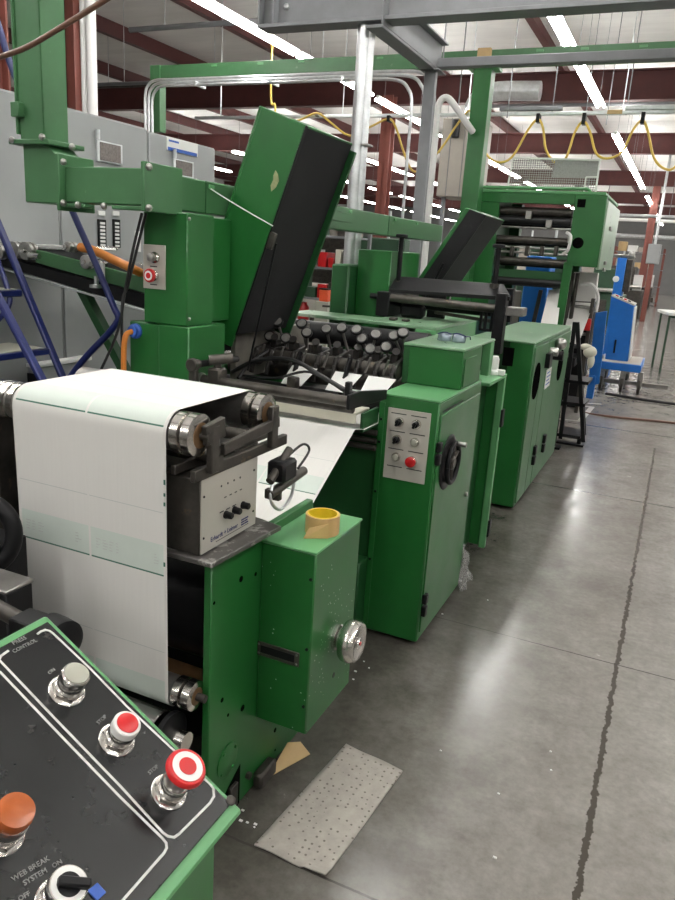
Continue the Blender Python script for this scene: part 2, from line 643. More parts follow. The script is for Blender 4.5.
x = XL + 0.7
while x < XR:                                               # purlins along the building
    b = MB()
    b.box(x - .005, x + .005, YB, YF, 5.14, ZC, 0)
    b.box(x, x + .12, YB, YF, 5.14, 5.152, 0)
    struct(b.build('trim_%d' % k, REDOX))
    k += 1
    x += 2.5

# ================================================================== CEILING LIGHTS


def light_proto():
    t = thing('ceiling_light', 'fluorescent strip light', 'light', (0, 0, 4.0), None)
    b = MB().box(-.025, .025, -1.2, 1.2, 4.02, 4.07, .004)
    b.build('housing', WHITE, t)
    for sx in (-.05, .05):
        MB().cyl((sx, -1.17, 4.01), (sx, 1.17, 4.01), .019, n=8).build('lamp_tube', TUBE, t)
    for sy in (-.9, .9):
        MB().cyl((0, sy, 4.07), (0, sy, ZC), .003, n=6).build('hanger_rod', BEAMG, t)
    return t


lp = light_proto()
first = True
rows = [(-1.6, 'over the press line beside the aisle'), (-4.95, 'over the grey cabinets left of the press'),
        (-8.3, 'in the third row from the aisle, far behind the press'), (-11.65, 'in the fourth row from the aisle, far left'),
        (1.75, 'in the row right of the aisle'), (5.1, 'in the second row right of the aisle'), (-15.0, 'in the row nearest the left wall')]
ys0 = [-5.2, -2.6, 0.0, 2.6, 5.2, 7.95, 10.4, 13.1, 16.6, 19.3, 22.0, 25.5, 29.0, 32.5, 36.0, 40.0, 43.5, 47.0, 50.5, 54.0]
for x, where in rows:
    ys = [-5.2, -2.6, 0.0, 2.6, 5.2, 9.1, 11.6, 16.6, 19.1, 21.6, 24.2, 29.3, 31.8, 38.0, 44.0] if x == -1.6 else ys0 if x in (-4.95, 1.75) else [q for i, q in enumerate(ys0) if i % 2 == 0 or q > 12]
    for yy in ys:
        if x < -8 and yy < 17:
            continue
        lab = 'white fluorescent strip light hung %s' % where
        g = 'strip lights ' + where
        if first:
            lp.location = (x, yy, 4.0)
            ORG[lp] = V((x, yy, 4.0))
            lp['label'], lp['group'] = lab, g
            first = False
        else:
            dup(lp, V((x, yy, 4.0)) - V(lp.location), lab, g)

# ================================================================== FOREGROUND CONTROL DESK
KD = 0.725
dA = CAM + (V((-.85, .8, 1.05)) - CAM) * KD
dB = CAM + (V((-.475, .8, .835)) - CAM) * KD
dB = dB + (dB - dA).normalized() * .006
dU = (dB - dA).normalized()                 # down the slope, towards the aisle
dN = V((-dU.z, 0, dU.x)).normalized()       # face normal
if dN.z < 0:
    dN = -dN
dV = V((0, -1, 0))
LU = (dB - dA).length
LV = 0.52
desk = thing('control_desk', 'green control desk in the near left corner with black face and push buttons', 'control desk', (dA.x + .1, .35, 0))


def dp(px, py, h=0.0):
    return hit(px, py, dA + dN * h, dN) 


b = MB()
for h0, h1, i in ((-.03, -.002, 0.0),):
    c = dA + dU * LU / 2 + dV * LV / 2 + dN * (h0 + h1) / 2
    b.obox(c, dU * (LU / 2), dV * (LV / 2), dN * (h1 - h0) / 2, .003)
b.build('rim', GREENL, desk)
c = dA + dU * LU / 2 + dV * LV / 2
fp = MB().obox(c - dN * .001 - dU * .002, dU * (LU / 2 - .012), dV * (LV / 2 - .008), dN * .002, .001).build('faceplate', BPLATE, desk)
fp['label'] = 'black faceplate with white ruled borders'
b = MB()
p1 = dA + dU * .015 - dN * .03
p2 = dB - dU * .015 - dN * .03
b.prism([(p1.x, dA.y - .012, p1.z), (p2.x, dA.y - .012, p2.z), (p2.x, dA.y - .012, .80), (p1.x, dA.y - .012, .80)], (0, -(LV - .03), 0), .003)
b.build('housing', GREEN, desk)
b = MB().box(p1.x + .06, p2.x - .04, dA.y - LV + .12, dA.y - .1, .03, .80, .004)
b.box(p1.x - .02, p2.x + .02, dA.y - LV + .02, dA.y - .02, 0, .03, .004)
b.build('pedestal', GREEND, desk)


def arc_poly(pts):
    """polyline in pixels -> points on the desk face"""
    return [dp(px, py, .0012) for px, py in pts]


b = MB()
L1 = [(37.6, 634), (41, 631.5), (45.3, 630), (49.5, 631), (53, 633.5), (90, 668.5), (126, 705.7), (170, 747), (208, 782.5), (213, 788), (213.8, 796.4), (210, 803), (179, 834), (174, 837.5), (168, 836.5), (163, 833), (120, 786), (60, 724), (0, 661)]
L2 = [(0, 672), (60, 735), (120, 797), (162, 838), (166, 843), (166.5, 848), (164, 853), (123, 900), (110, 915)]
L3 = [(-2, 662), (1, 656), (8, 651)]
for Lp in (L1, L2, L3):
    b.strip(arc_poly(Lp), .0026, dN, .0004)
b.build('border_lines', WTEXT, desk)


def txt_on(px0, py0, px1, py1, text, name, size, mt=FTEXT):
    a, c_ = dp(px0, py0, .0012), dp(px1, py1, .0012)
    right = (c_ - a).normalized()
    up = dN.cross(right)
    lettering(name, text, (a + c_) / 2, right, up, size, mt, desk)


txt_on(10, 645, 28, 636.5, 'PRESS', 'legend', .0070)
txt_on(13, 652, 36, 640.5, 'CONTROL', 'legend', .0066)
txt_on(17, 877, 44, 861, 'WEB BREAK', 'legend', .0066)
txt_on(25, 883, 45, 871, 'SYSTEM', 'legend', .0066)
txt_on(47, 675, 56, 668, 'ON', 'legend', .006)
txt_on(96, 725, 107, 715, 'STOP', 'legend', .006)
txt_on(146, 776, 160, 764, 'STOP', 'legend', .006)
txt_on(52, 867, 62, 861, 'ON', 'legend', .006)
txt_on(18, 900, 30, 893, 'OFF', 'legend', .006)


def push(px, py, parts, name, label):
    o = dp(px, py)
    b0 = MB()
    # washer, hex nut, threaded collar
    b0.lathe(o, dN, [(.0195, 0), (.020, .001), (.020, .003), (.0185, .004)], 28)
    b0.lathe(o, dN, [(.0178, .004), (.0178, .009)], 6)
    b0.lathe(o, dN, [(.0152, .009), (.0152, .011), (.0144, .012), (.0152, .013), (.0144, .014), (.0150, .0155), (.0150, .020), (.0142, .022)], 28)
    base = b0.build(name, CHROME, desk)
    base['label'] = label
    for nm, mt, prof, lb in parts:
        q = MB().lathe(o, dN, prof, 32).build(nm, mt, base)
        q['label'] = lb
    return base, o


push(66, 692, [('bezel', CHROME, [(.0148, .022), (.0153, .024), (.0153, .031), (.0140, .0325)], 'chrome bezel'),
               ('cap', GREYBTN, [(.0128, .0322), (.0128, .0335), (.011, .0342)], 'grey cap')], 'push_button', 'chrome push button with grey cap')
push(116, 741, [('bezel', WHITE, [(.0148, .022), (.0151, .031), (.0142, .0322)], 'white bezel'),
                ('cap', RED, [(.0116, .0320), (.0116, .0332), (.010, .0340)], 'red cap')], 'push_button', 'chrome push button with red cap')
push(168, 793, [('stem', CHROMED, [(.0125, .022), (.0125, .042)], 'steel stem'),
                ('cap', RED, [(.0195, .041), (.0215, .043), (.0215, .046), (.0200, .0485), (.0195, .0490)], 'red mushroom head'),
                ('disc', WHITE, [(.0165, .0488), (.0165, .0495)], 'white ring label'),
                ('dot', RED, [(.0095, .0493), (.0095, .0501)], 'red centre')], 'stop_button', 'red mushroom stop button')
push(1, 836, [('collar', CHROMED, [(.017, .022), (.017, .028)], 'steel collar'),
              ('lens', ORANGE, [(.0145, .028), (.0165, .031), (.0170, .040), (.0160, .043), (.009, .0445)], 'amber lens')], 'indicator_lamp', 'amber indicator lamp')
sw, o = push(57, 902, [('bezel', CHROME, [(.0172, .020), (.0178, .024), (.0178, .028), (.0165, .030)], 'chrome bezel'),
                       ('dial', WHITE, [(.0155, .0298), (.0155, .0305)], 'white dial'), ('dial_centre', BLACK, [(.0105, .0303), (.0105, .0309)], 'black dial centre')], 'selector_switch', 'two position selector switch')
a, c_ = dp(64, 884), dp(84, 886)
kd = (c_ - a).normalized()
ob = MB().obox(o + dN * .034 + kd * .003, kd * .014, dN.cross(kd) * .0042, dN * .0035, .0015).build('lever', BLACK, sw)
ob['label'] = 'black lever'
a = dp(96, 893)
MB().obox(a + dN * .0022, (dp(104, 886) - dp(96, 893)) * .6, dU * .006, dN * .001, .0005).build('blue_tag', LBLUE, desk)
for px, py in ((230.5, 801),):
    MB().lathe(dp(px, py, .0), dN, [(.0055, 0), (.0058, .002), (.004, .0035), (.001, .004)], 16).build('screw', STEELD, desk)

# ================================================================== INFEED UNIT
PX = -.97
infeed = thing('infeed_unit', 'green infeed stand in front of the press carrying the white paper over chrome rollers', 'printing press unit', (-1.3, 1.7, 0))
pl = [(1.454, 0), (1.454, .865), (2.03, .865), (2.06, .70), (2.10, .66), (2.30, .66), (2.36, .64), (2.38, .58), (2.38, 0)]
b = MB().prism([(PX - .024, y, z) for y, z in pl], (.024, 0, 0), .003)
sp = b.build('side_plate', GREEN, infeed)
b = MB()
b.box(PX, PX + .012, 1.56, 1.60, .02, .10, .002)
b.build('foot_bracket', STEELD, sp)
a, c_ = at(223, 803, x=PX), at(240, 764, x=PX)
MB().prism([(PX - .001, a.y, .0), (PX - .001, c_.y, .0), (PX - .001, c_.y, c_.z), (PX - .001, a.y + .012, c_.z - .045), (PX - .001, a.y, c_.z - .05)], (.0025, 0, 0)).build('foot_opening', HOLE, sp)
MB().box(PX, PX + .035, 1.70, 1.80, .0, .055, .008).build('levelling_foot', STEELD, sp)
pc = at(227, 760, x=PX)
b = MB().lathe((PX - .001, pc.y, pc.z), X, [(.052, 0), (.052, .004), (.046, .006)], 28)
for i in range(4):
    a_ = i * math.pi / 2 + .6
    b.lathe((PX + .004, pc.y + .043 * math.cos(a_), pc.z + .043 * math.sin(a_)), X, [(.005, 0), (.005, .005)], 8)
b.build('bearing_cover', GREEN, sp)
for px, py, r in ((241, 579, .009), (222, 700, .007), (242.5, 708, .010), (255.5, 574, .006), (228, 715, .005), (275, 730, .008), (214, 603, .005), (275, 750, .004)):
    p = at(px, py, x=PX)
    MB().lathe((PX - .002, p.y, p.z), X, [(r, 0), (r, .003), (r * .8, .0035)], 14).build('bolt_hole', HOLE, sp)
for px, py in ((243, 800), (247, 775), (252, 792)):
    p = at(px, py, x=PX)
    MB().lathe((PX - .002, p.y, p.z), X, [(.012, 0), (.012, .014), (.008, .016)], 6).build('foot_bolt', STEELD, sp)
b = MB().box(-1.72, -1.67, 1.42, 1.95, 0, .62, .004).box(-1.72, -1.67, 1.42, 1.60, .62, 1.16, .004)
b.build('frame_plate', STEELD, infeed)

# gear box on the operator side
gx0, gx1, gy0, gy1, gz0, gz1 = PX, -.797, 1.707, 2.025, .25, .83
b = MB().box(gx0, gx1, gy0, gy1, gz0, gz1, .004)
gb = b.build('gear_box', GREENS, infeed)
b = MB().box(gx0 - .0, gx1 + .004, gy0 - .004, gy1 + .004, gz1, gz1 + .008, .002)
o = b.build('gear_box_lid', GREENL, gb)
for px, py in ((316.5, 581), (312, 651), (305, 707)):
    p = at(px, py, y=gy0)
    MB().lathe((gx1 - .012, gy0 + .001, p.z), -Y, [(.005, 0), (.005, .004), (.003, .005)], 10).build('screw', BLACK, gb)
a, c_ = at(257.5, 640, y=gy0), at(299, 667, y=gy0)
b = MB().box(a.x, c_.x, gy0 - .004, gy0, c_.z, a.z, .001)
npl = b.build('name_plate', STEELD, gb)
for fx in (a.x + .008, c_.x - .008):
    for fz in (a.z - .008, c_.z + .008):
        MB().lathe((fx, gy0 - .004, fz), -Y, [(.004, 0), (.003, .002)], 8).build('rivet', STEEL, npl)
MB().box(a.x + .014, c_.x - .014, gy0 - .0055, gy0 - .003, c_.z + .012, a.z - .010, .0005).build('plate_window', BLACK, npl)
for px, py in ((333.5, 675), ):
    p = at(px, py, x=gx1)
    MB().lathe((gx1 - .001, p.y, p.z), X, [(.009, 0), (.009, .002)], 12).build('hole', BLACK, gb)
wc = at(336, 636.5, x=gx1)
b = MB().lathe((gx1, wc.y, wc.z), X, [(.040, 0), (.040, .010), (.032, .014), (.032, .024), (.060, .030), (.066, .038), (.068, .052), (.066, .068), (.060, .078), (.052, .081), (.046, .078), (.018, .078), (.016, .082), (.001, .082)], 40)
hw = b.build('handwheel', CHROME, gb)
hw['label'] = 'knurled chrome handwheel'
MB().lathe((gx1, wc.y, wc.z), X, [(.006, .0815), (.006, .084)], 12).build('centre_screw', RED, hw)

# rollers
RY, RZ, RR = 1.43, 1.197, .052
BY, BZ = 1.75, 1.197


def web_roller(y, z, r, x0, x1, name, m_, collar=True):
    ro = MB().cyl((x0, y, z), (x1, y, z), r - .003, n=32, bev=.003).build(name, m_, infeed)
    if collar:
        for xa, xb in ((-1.052, -1.024), (-1.020, -.992)):
            MB().lathe((xa, y, z), X, [(r - .008, 0), (r + .001, .003), (r + .001, xb - xa - .003), (r - .008, xb - xa)], 32).build('collar', CHROME, ro)
        MB().lathe((-.992, y, z), X, [(r * .62, 0), (r * .6, .001), (r * .45, .0015)], 24).build('bearing', RUST, ro)
        MB().cyl((-.993, y, z), (-.965, y, z), .011, n=14).build('shaft', STEELD, ro)
    return ro


ro = web_roller(RY, RZ, RR, -1.60, -1.05, 'web_roller', STEEL)
for xa, xb in ((-1.585, -1.560), (-1.62, -1.59), (-1.66, -1.625)):
    MB().lathe((xa, RY, RZ), X, [(RR - .008, 0), (RR, .003), (RR, xb - xa - .003), (RR - .008, xb - xa)], 32).build('collar', CHROME, ro)
web_roller(BY, BZ, RR, -1.66, -1.05, 'web_roller', STEEL)
web_roller(1.428, .480, .040, -1.64, -1.05, 'web_roller', STEEL)
ro = MB().cyl((-1.66, 1.365, .378), (-1.06, 1.365, .378), .064, n=36, bev=.003).build('chrome_roller', mat('dark_chrome', (.36, .355, .35), .2, 1.0, .1, 12), infeed)
MB().lathe((-1.05, 1.375, .375), X, [(.052, 0), (.066, .004), (.066, .018), (.052, .022)], 32).build('black_flange', BLACK, ro)
MB().cyl((-1.07, 1.375, .375), (-.985, 1.375, .375), .027, n=20).build('shaft', CHROME, ro)
MB().cyl((-1.66, 1.66, .60), (-.995, 1.66, .60), .135, n=40, bev=.004).build('black_drum', RUBBER, infeed)
MB().cyl((-1.66, 1.62, .86), (-.995, 1.62, .86), .055, n=28, bev=.004).build('black_roller', RUBBER, infeed)
MB().box(-1.66, -.995, 1.50, 1.60, .425, .44, .002).build('drip_bar', RUST, infeed)
MB().box(-1.62, -.996, 1.78, 1.90, .04, .34, .003).build('cross_plate', BLACK, infeed)
# roller arms
b = MB()
b.box(-1.002, -.985, 1.40, 1.86, 1.085, 1.115, .002)
b.box(-1.06, -1.045, 1.40, 1.86, 1.095, 1.12, .002)
b.build('guide_arm', STEELD, infeed)
b = MB()
b.bar((-.975, 1.42, 1.20), (-.975, 1.50, 1.21), .016, .05)
b.box(-.984, -.966, 1.44, 1.475, 1.10, 1.22, .003)
b.build('roller_bracket', STEELD, infeed)
b = MB().box(-.984, -.966, 1.735, 1.77, 1.10, 1.22, .003)
b.bar((-.975, 1.50, 1.15), (-.975, 1.78, 1.17), .014, .03)
b.build('roller_bracket', STEELD, infeed)
b = MB().cyl((-1.64, 1.50, 1.12), (-.98, 1.50, 1.12), .014, n=14).cyl((-1.64, 1.62, 1.16), (-.98, 1.62, 1.16), .016, n=14)
b.box(-1.64, -1.06, 1.47, 1.70, 1.07, 1.085, .002)
b.build('cross_bars', STEELD, infeed)
# steel tray the control box stands on
b = MB().prism([(-1.12, 1.415, .866), (-.945, 1.415, .866), (-.925, 1.735, .866), (-1.12, 1.78, .866)], (0, 0, .014), .002)
b.build('tray', TRAYM, infeed)
# side arm with sensor motor behind the control box
p = at(282, 470, x=-.955)
MB().box(-.99, -.93, p.y - .03, p.y + .05, p.z - .032, p.z + .03, .008).build('guide_motor', BLACK, infeed)
b = MB().cyl((-.96, p.y - .06, p.z - .06), (-.96, p.y + .15, p.z - .04), .014, n=14)
b.cyl((-.96, p.y - .06, p.z - .02), (-.96, p.y + .05, p.z + .05), .012, n=14)
b.box(-1.0, -.95, 1.76, p.y, p.z - .09, p.z - .06, .003)
b.build('guide_linkage', STEELD, infeed)
MB().tube([(-.965, p.y - .02, p.z), (-.955, p.y - .06, p.z - .07), (-.955, p.y + .0, p.z - .12), (-.955, p.y + .07, p.z - .09), (-.955, p.y + .08, p.z + .01)], .005).build('sensor_cable', GALV, infeed)
b = MB().tube([(-.965, p.y + .02, p.z + .02), (-.955, p.y + .12, p.z + .05), (-.955, p.y + .17, p.z + .02), (-.955, p.y + .1, p.z - .02)], .004)
b.build('sensor_cable', CABLE, infeed)

# ------------------------------------------------------------------ web of paper
XW0, XW1 = -1.550, -1.053
path = []


def arc(cy, cz, r, a0, a1, n=12):
    for i in range(n + 1):
        a_ = math.radians(a0 + (a1 - a0) * i / n)
        path.append((cy + r * math.cos(a_), cz + r * math.sin(a_)))


path.append((1.60, .425))
arc(1.428, .480, .0435, -75, -180, 10)
arc(RY, RZ, RR + .004, 180, 90)
arc(BY, BZ, RR + .004, 90, 0)
path.append((1.807, .74))
arc(1.86, .64, .053, 180, 298, 8)
path.append((2.54, 0.985))
path.append((2.64, .965))
path.append((3.9, .955))
# resample by arc length with pattern breaks
PER, PH = .388, None
cum = [0.0]
for a, c_ in zip(path, path[1:]):
    cum.append(cum[-1] + math.hypot(c_[0] - a[0], c_[1] - a[1]))


def pat(s):
    for i in range(len(cum) - 1):
        if cum[i] <= s <= cum[i + 1] + 1e-9:
            t = (s - cum[i]) / max(1e-9, cum[i + 1] - cum[i])
            return (path[i][0] + (path[i + 1][0] - path[i][0]) * t, path[i][1] + (path[i + 1][1] - path[i][1]) * t)
    return path[-1]


# arc length where the front face passes z = .829
s_line = None
ss = 0
while ss < cum[-1]:
    y_, z_ = pat(ss)
    if y_ < 1.39 and z_ > .829:
        s_line = ss
        break
    ss += .001
brk = set(round(i * .012, 4) for i in range(int(cum[-1] / .012) + 1))
kk = -3
while True:
    base = s_line + kk * PER
    if base > cum[-1]:
        break
    for q in (0, .0042, .085, .170, .172):
        if 0 < base + q < cum[-1]:
            brk.add(round(base + q, 4))
    kk += 1
brk = sorted(brk)
ws = [XW0, XW0 + .010, XW0 + .246, XW0 + .253, XW1 - .010, XW1]
b = MB()
grid = [[b.bm.verts.new((x_, pat(s_)[0], pat(s_)[1])) for x_ in ws] for s_ in brk]
for i in range(len(brk) - 1):
    ph = ((brk[i] + brk[i + 1]) / 2 - s_line) % PER
    for j in range(len(ws) - 1):
        f = b.bm.faces.new((grid[i][j], grid[i][j + 1], grid[i + 1][j + 1], grid[i + 1][j]))
        if j in (1, 3):
            f.material_index = 2 if ph < .0042 else 1 if ph < .085 else 3 if .170 < ph < .172 else 0
web = b.build('paper_web', [PAPER, PTINT, PLINE, PTHIN], None, (-1.3, 1.6, .9), 60)
md = web.modifiers.new('thickness', 'SOLIDIFY')
md.thickness = .0006
md.offset = 0
tag(web, 'wide white web of printed paper running over the front rollers into the press', 'paper')
b = MB()
for zc in (.862, .87, .878, .886):
    for xa, n_ in ((XW0 + .03, 3), (XW0 + .275, 4), (XW1 - .035, 1), (XW0 + .205, 1)):
        for q in range(n_):
            l_ = random.uniform(.006, .02)
            b.box(xa + q * .022, xa + q * .022 + l_, 1.3728, 1.3736, zc, zc + .002, 0)
b.build('form_text', PTHIN, web)
b = MB()
for zc in (1.075, 1.02, 1.045, .86):
    b.box(XW1 - .006, XW1 - .001, 1.3726, 1.3736, zc, zc + random.uniform(.005, .016), 0)
b.build('register_marks', PLINE, web)

# ------------------------------------------------------------------ web guide control box
wg = thing('web_guide_controller', 'grey box with three black knobs on the steel tray beside the paper', 'control box', (-1.05, 1.56, .881))
b = MB().box(-1.105, -.994, 1.432, 1.700, .881, 1.083, .003)
b.build('body', STEELD, wg)
b = MB().box(-.994, -.990, 1.434, 1.700, .884, 1.083, .001)
fpl = b.build('face_panel', ALU, wg)
FX = -.9898
for px, py in ((225.5, 514.5), (234, 510), (242.5, 505)):
    p = at(px, py, x=FX)
    b = MB().lathe((FX, p.y, p.z), X, [(.011, 0), (.011, .004), (.0098, .005), (.0092, .020), (.007, .022), (.001, .022)], 20)
    b.build('knob', BLACK, wg)
for px, py in ((203.5, 538.5), (253, 511), (204, 497), (254, 470)):
    p = at(px, py, x=FX)
    MB().lathe((FX, p.y, p.z), X, [(.0035, 0), (.003, .0015)], 10).build('screw', BLACK, wg)
lettering('maker_name', 'Erhardt + Leimer', (FX, 1.540, .911), Y, Z, .0185, NTEXT, wg)
b = MB()
yq = 1.622
for zq in (.905, .912, .919):
    b.bar((FX + .0004, yq, zq), (FX + .0004, yq + .016, zq), .004, .0008, up=X, bev=0)
b.bar((FX + .0004, yq + .018, .905), (FX + .0004, yq + .036, .905), .004, .0008, up=X, bev=0)
b.bar((FX + .0004, yq + .018, .919), (FX + .0004, yq + .036, .919), .004, .0008, up=X, bev=0)
b.bar((FX + .0004, yq + .018, .912), (FX + .0004, yq + .032, .912), .004, .0008, up=X, bev=0)
b.build('logo', NTEXT, wg)
b = MB()
for yq in (1.535, 1.56, 1.585, 1.61):
    b.box(FX, FX + .0006, yq, yq + .010, 1.008, 1.011, 0)
for yq in (1.52, 1.55, 1.58, 1.61):
    b.lathe((FX, yq, 1.045), X, [(.003, 0), (.003, .001)], 8)
for yq in (1.515, 1.545, 1.575):
    b.box(FX, FX + .0006, yq, yq + .018, .972, .975, 0)
b.box(FX, FX + .0006, 1.50, 1.66, .8975, .899, 0)
b.build('panel_marks', DTEXT, wg)

# ------------------------------------------------------------------ roll of tape
tc_ = at(322, 531, z=.84)
tr = thing('tape_roll', 'roll of buff masking tape lying flat on the green gear box, tail loose', 'tape', (tc_.x, tc_.y, .8385))
R1, R2, HH = .051, .045, .057
b = MB()
n = 40
prof = [(R2, 0), (R1, 0), (R1, HH), (R2, HH)]
rings = [[b.bm.verts.new((tc_.x + r * math.cos(2 * math.pi * i / n), tc_.y + r * math.sin(2 * math.pi * i / n), .8385 + h)) for i in range(n)] for r, h in prof]
for q in range(4):
    A_, B_ = rings[q], rings[(q + 1) % 4]
    for i in range(n):
        b.bm.faces.new((A_[i], A_[(i + 1) % n], B_[(i + 1) % n], B_[i]))
bmesh.ops.recalc_face_normals(b.bm, faces=b.bm.faces)
b.build('tape', TAPE, tr)
b = MB()
prof = [(R2 - .003, .002), (R2 + .0005, .002), (R2 + .0005, HH + .001), (R2 - .003, HH + .001)]
rings = [[b.bm.verts.new((tc_.x + r * math.cos(2 * math.pi * i / n), tc_.y + r * math.sin(2 * math.pi * i / n), .8385 + h)) for i in range(n)] for r, h in prof]
for q in range(4):
    A_, B_ = rings[q], rings[(q + 1) % 4]
    for i in range(n):
        b.bm.faces.new((A_[i], A_[(i + 1) % n], B_[(i + 1) % n], B_[i]))
bmesh.ops.recalc_face_normals(b.bm, faces=b.bm.faces)
b.build('core', TAPEY, tr)
fd = -(V((tc_.x, tc_.y, 0)).normalized())
sd = V((fd.y, -fd.x, 0))
if sd.x > 0:
    sd = -sd
p0 = V((tc_.x, tc_.y, .8392)) + fd * (R1 + .001) + sd * .008
b = MB()
b.prism([p0 + Z * .045 - sd * .028, p0 - sd * .028, p0 + sd * .045 + fd * .012, p0 + sd * .030 + Z * .030 + fd * .004], fd * .0012)
b.build('loose_tail', TAPE, tr)

# ================================================================== NEAR LEFT MACHINE (black)
hb = at(-24, 535, y=1.2)
hw = thing('handwheel', 'black handwheel at the left edge beside the paper', 'handwheel', (hb.x, 1.2, .8))
ax_ = V((.55, -.8, .2)).normalized()
MB().ring((hb.x, 1.2, hb.z), ax_, .090, .022, 40, 12).build('rim', BLACK, hw)
b = MB().cyl(V((hb.x, 1.2, hb.z)) - ax_ * .05, V((hb.x, 1.2, hb.z)) + ax_ * .02, .03, n=20, bev=.004)
b.build('hub', BLACKM, hw)
xx, yy_ = MB()._frame(ax_)
for i in range(3):
    a_ = i * 2.094 + .4
    d_ = xx * math.cos(a_) + yy_ * math.sin(a_)
    MB().cyl(V((hb.x, 1.2, hb.z)) + d_ * .02, V((hb.x, 1.2, hb.z)) + d_ * .09, .010, n=10).build('spoke', BLACK, hw)
db = thing('drive_stand', 'black boxy drive stand at the left edge in front of the paper', 'machine', (-1.5, 1.12, 0))
MB().box(-1.75, -1.295, 1.10, 1.18, 0, .835, .004).build('body', BLACK, db)
MB().box(-1.75, -1.292, 1.097, 1.183, .835, .845, .003).build('worn_top', STEEL, db)
b = MB().cyl((-1.75, 1.15, hb.z - .0), (-1.70, 1.15, hb.z - .0), .03)
b.box(-1.75, -1.44, 1.21, 1.30, .0, hb.z - .02, .003)
b.build('bearing_post', BLACK, db)
kb = at(55, 640, y=1.0)
kn = thing('black_roller_end', 'shiny black round roller end behind the control desk', 'roller', (kb.x, 1.05, 0))
MB().lathe((kb.x + .03, 1.0, kb.z), (-1, .15, 0), [(.035, 0), (.046, .006), (.047, .03), (.046, .06), (.035, .066)], 36).build('disc', BLACK, kn)
MB().cyl((kb.x + .01, 1.0, kb.z), (-1.30, 1.045, kb.z), .018).build('shaft', STEELD, kn)
MB().box(kb.x - .12, kb.x - .06, .99, 1.05, 0, kb.z + .02, .003).build('post', BLACK, kn)

# ================================================================== FIRST PRINTING UNIT : operator cabinet
CX0, CX1, CY0, CY1, CZ = -1.052, -.797, 2.786, 3.46, 1.087
cab = thing('operator_cabinet', 'tall green operator cabinet with six-button panel and black wheel on its door', 'cabinet', ((CX0 + CX1) / 2, 3.1, 0))
MB().box(CX0, CX1, CY0, CY1, .02, CZ, .006).build('body', GREEN, cab)
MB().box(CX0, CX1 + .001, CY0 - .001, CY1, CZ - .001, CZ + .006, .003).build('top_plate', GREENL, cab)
MB().box(CX1 - .02, CX1 + .006, CY0 + .022, CY1 - .02, .06, CZ - .055, .003).build('door', GREEN, cab)
MB().box(CX1 + .004, CX1 + .007, CY0 + .03, CY1 - .34, CZ - .045, CZ - .038, .0005).build('door_slot', BLACK, cab)
b = MB()
for fx in (CX0 + .04, CX1 - .04):
    for fy in (CY0 + .05, CY1 - .06):
        b.cyl((fx, fy, 0), (fx, fy, .022), .022, n=12)
b.build('feet', STEELD, cab)
MB().box(CX0 - .0, CX0 + .024, CY0 - .004, CY0, .05, CZ - .03, .001).build('edge_strip', GREEN, cab)
for py in (418, 441, 491, 560):
    p = at(377, py, y=CY0)
    MB().lathe((CX0 + .012, CY0 - .004, p.z), -Y, [(.006, 0), (.006, .003), (.004, .004)], 10).build('screw', BLACK, cab)
# control panel
a, c_ = at(388.9, 407, y=CY0), at(431.6, 413, y=CY0)
zt, zb = a.z, at(386, 477, y=CY0).z
px0, px1 = a.x, c_.x
cp = MB().box(px0, px1, CY0 - .005, CY0, zb, zt, .001).build('control_panel', ALU, cab)
b = MB()
for col in (.06, .53):
    for row in range(4):
        zz = zt - .022 - row * (zt - zb - .03) / 3.6
        b.box(px0 + (px1 - px0) * (col + .02), px0 + (px1 - px0) * (col + .38), CY0 - .0056, CY0 - .0049, zz, zz + .004, 0)
b.build('panel_legends', DTEXT, cp)
btn = [(399.6, 421.8, BLACK, 'black_knob', .020), (416.7, 424.4, BLACK, 'black_knob', .020), (397.3, 439.3, BLACK, 'black_knob', .020), (415, 442.2, GREYBTN, 'push_button', .019),
       (396.2, 456.7, GREYBTN, 'push_button', .019), (412, 461, RED, 'stop_button', .021)]
for px, py, mt, nm, r in btn:
    p = at(px, py, y=CY0 - .005)
    q = MB().lathe((p.x, CY0 - .005, p.z), -Y, [(r, 0), (r, .006), (r * .85, .010), (r * .8, .012)], 24).build(nm, CHROME, cp)
    if mt is BLACK:
        b = MB().lathe((p.x, CY0 - .005, p.z), -Y, [(r * .62, .012), (r * .6, .024), (r * .5, .026)], 18)
        b.obox((p.x, CY0 - .034, p.z), (r * .22, 0, -r * .1), (0, .008, 0), (r * .25, 0, r * .6), .001)
    elif mt is RED:
        b = MB().lathe((p.x, CY0 - .005, p.z), -Y, [(r * .7, .012), (r * 1.05, .018), (r * 1.05, .026), (r * .8, .030)], 24)
    else:
        b = MB().lathe((p.x, CY0 - .005, p.z), -Y, [(r * .72, .012), (r * .72, .017), (r * .6, .018)], 20)
    b.build('cap', mt, q)
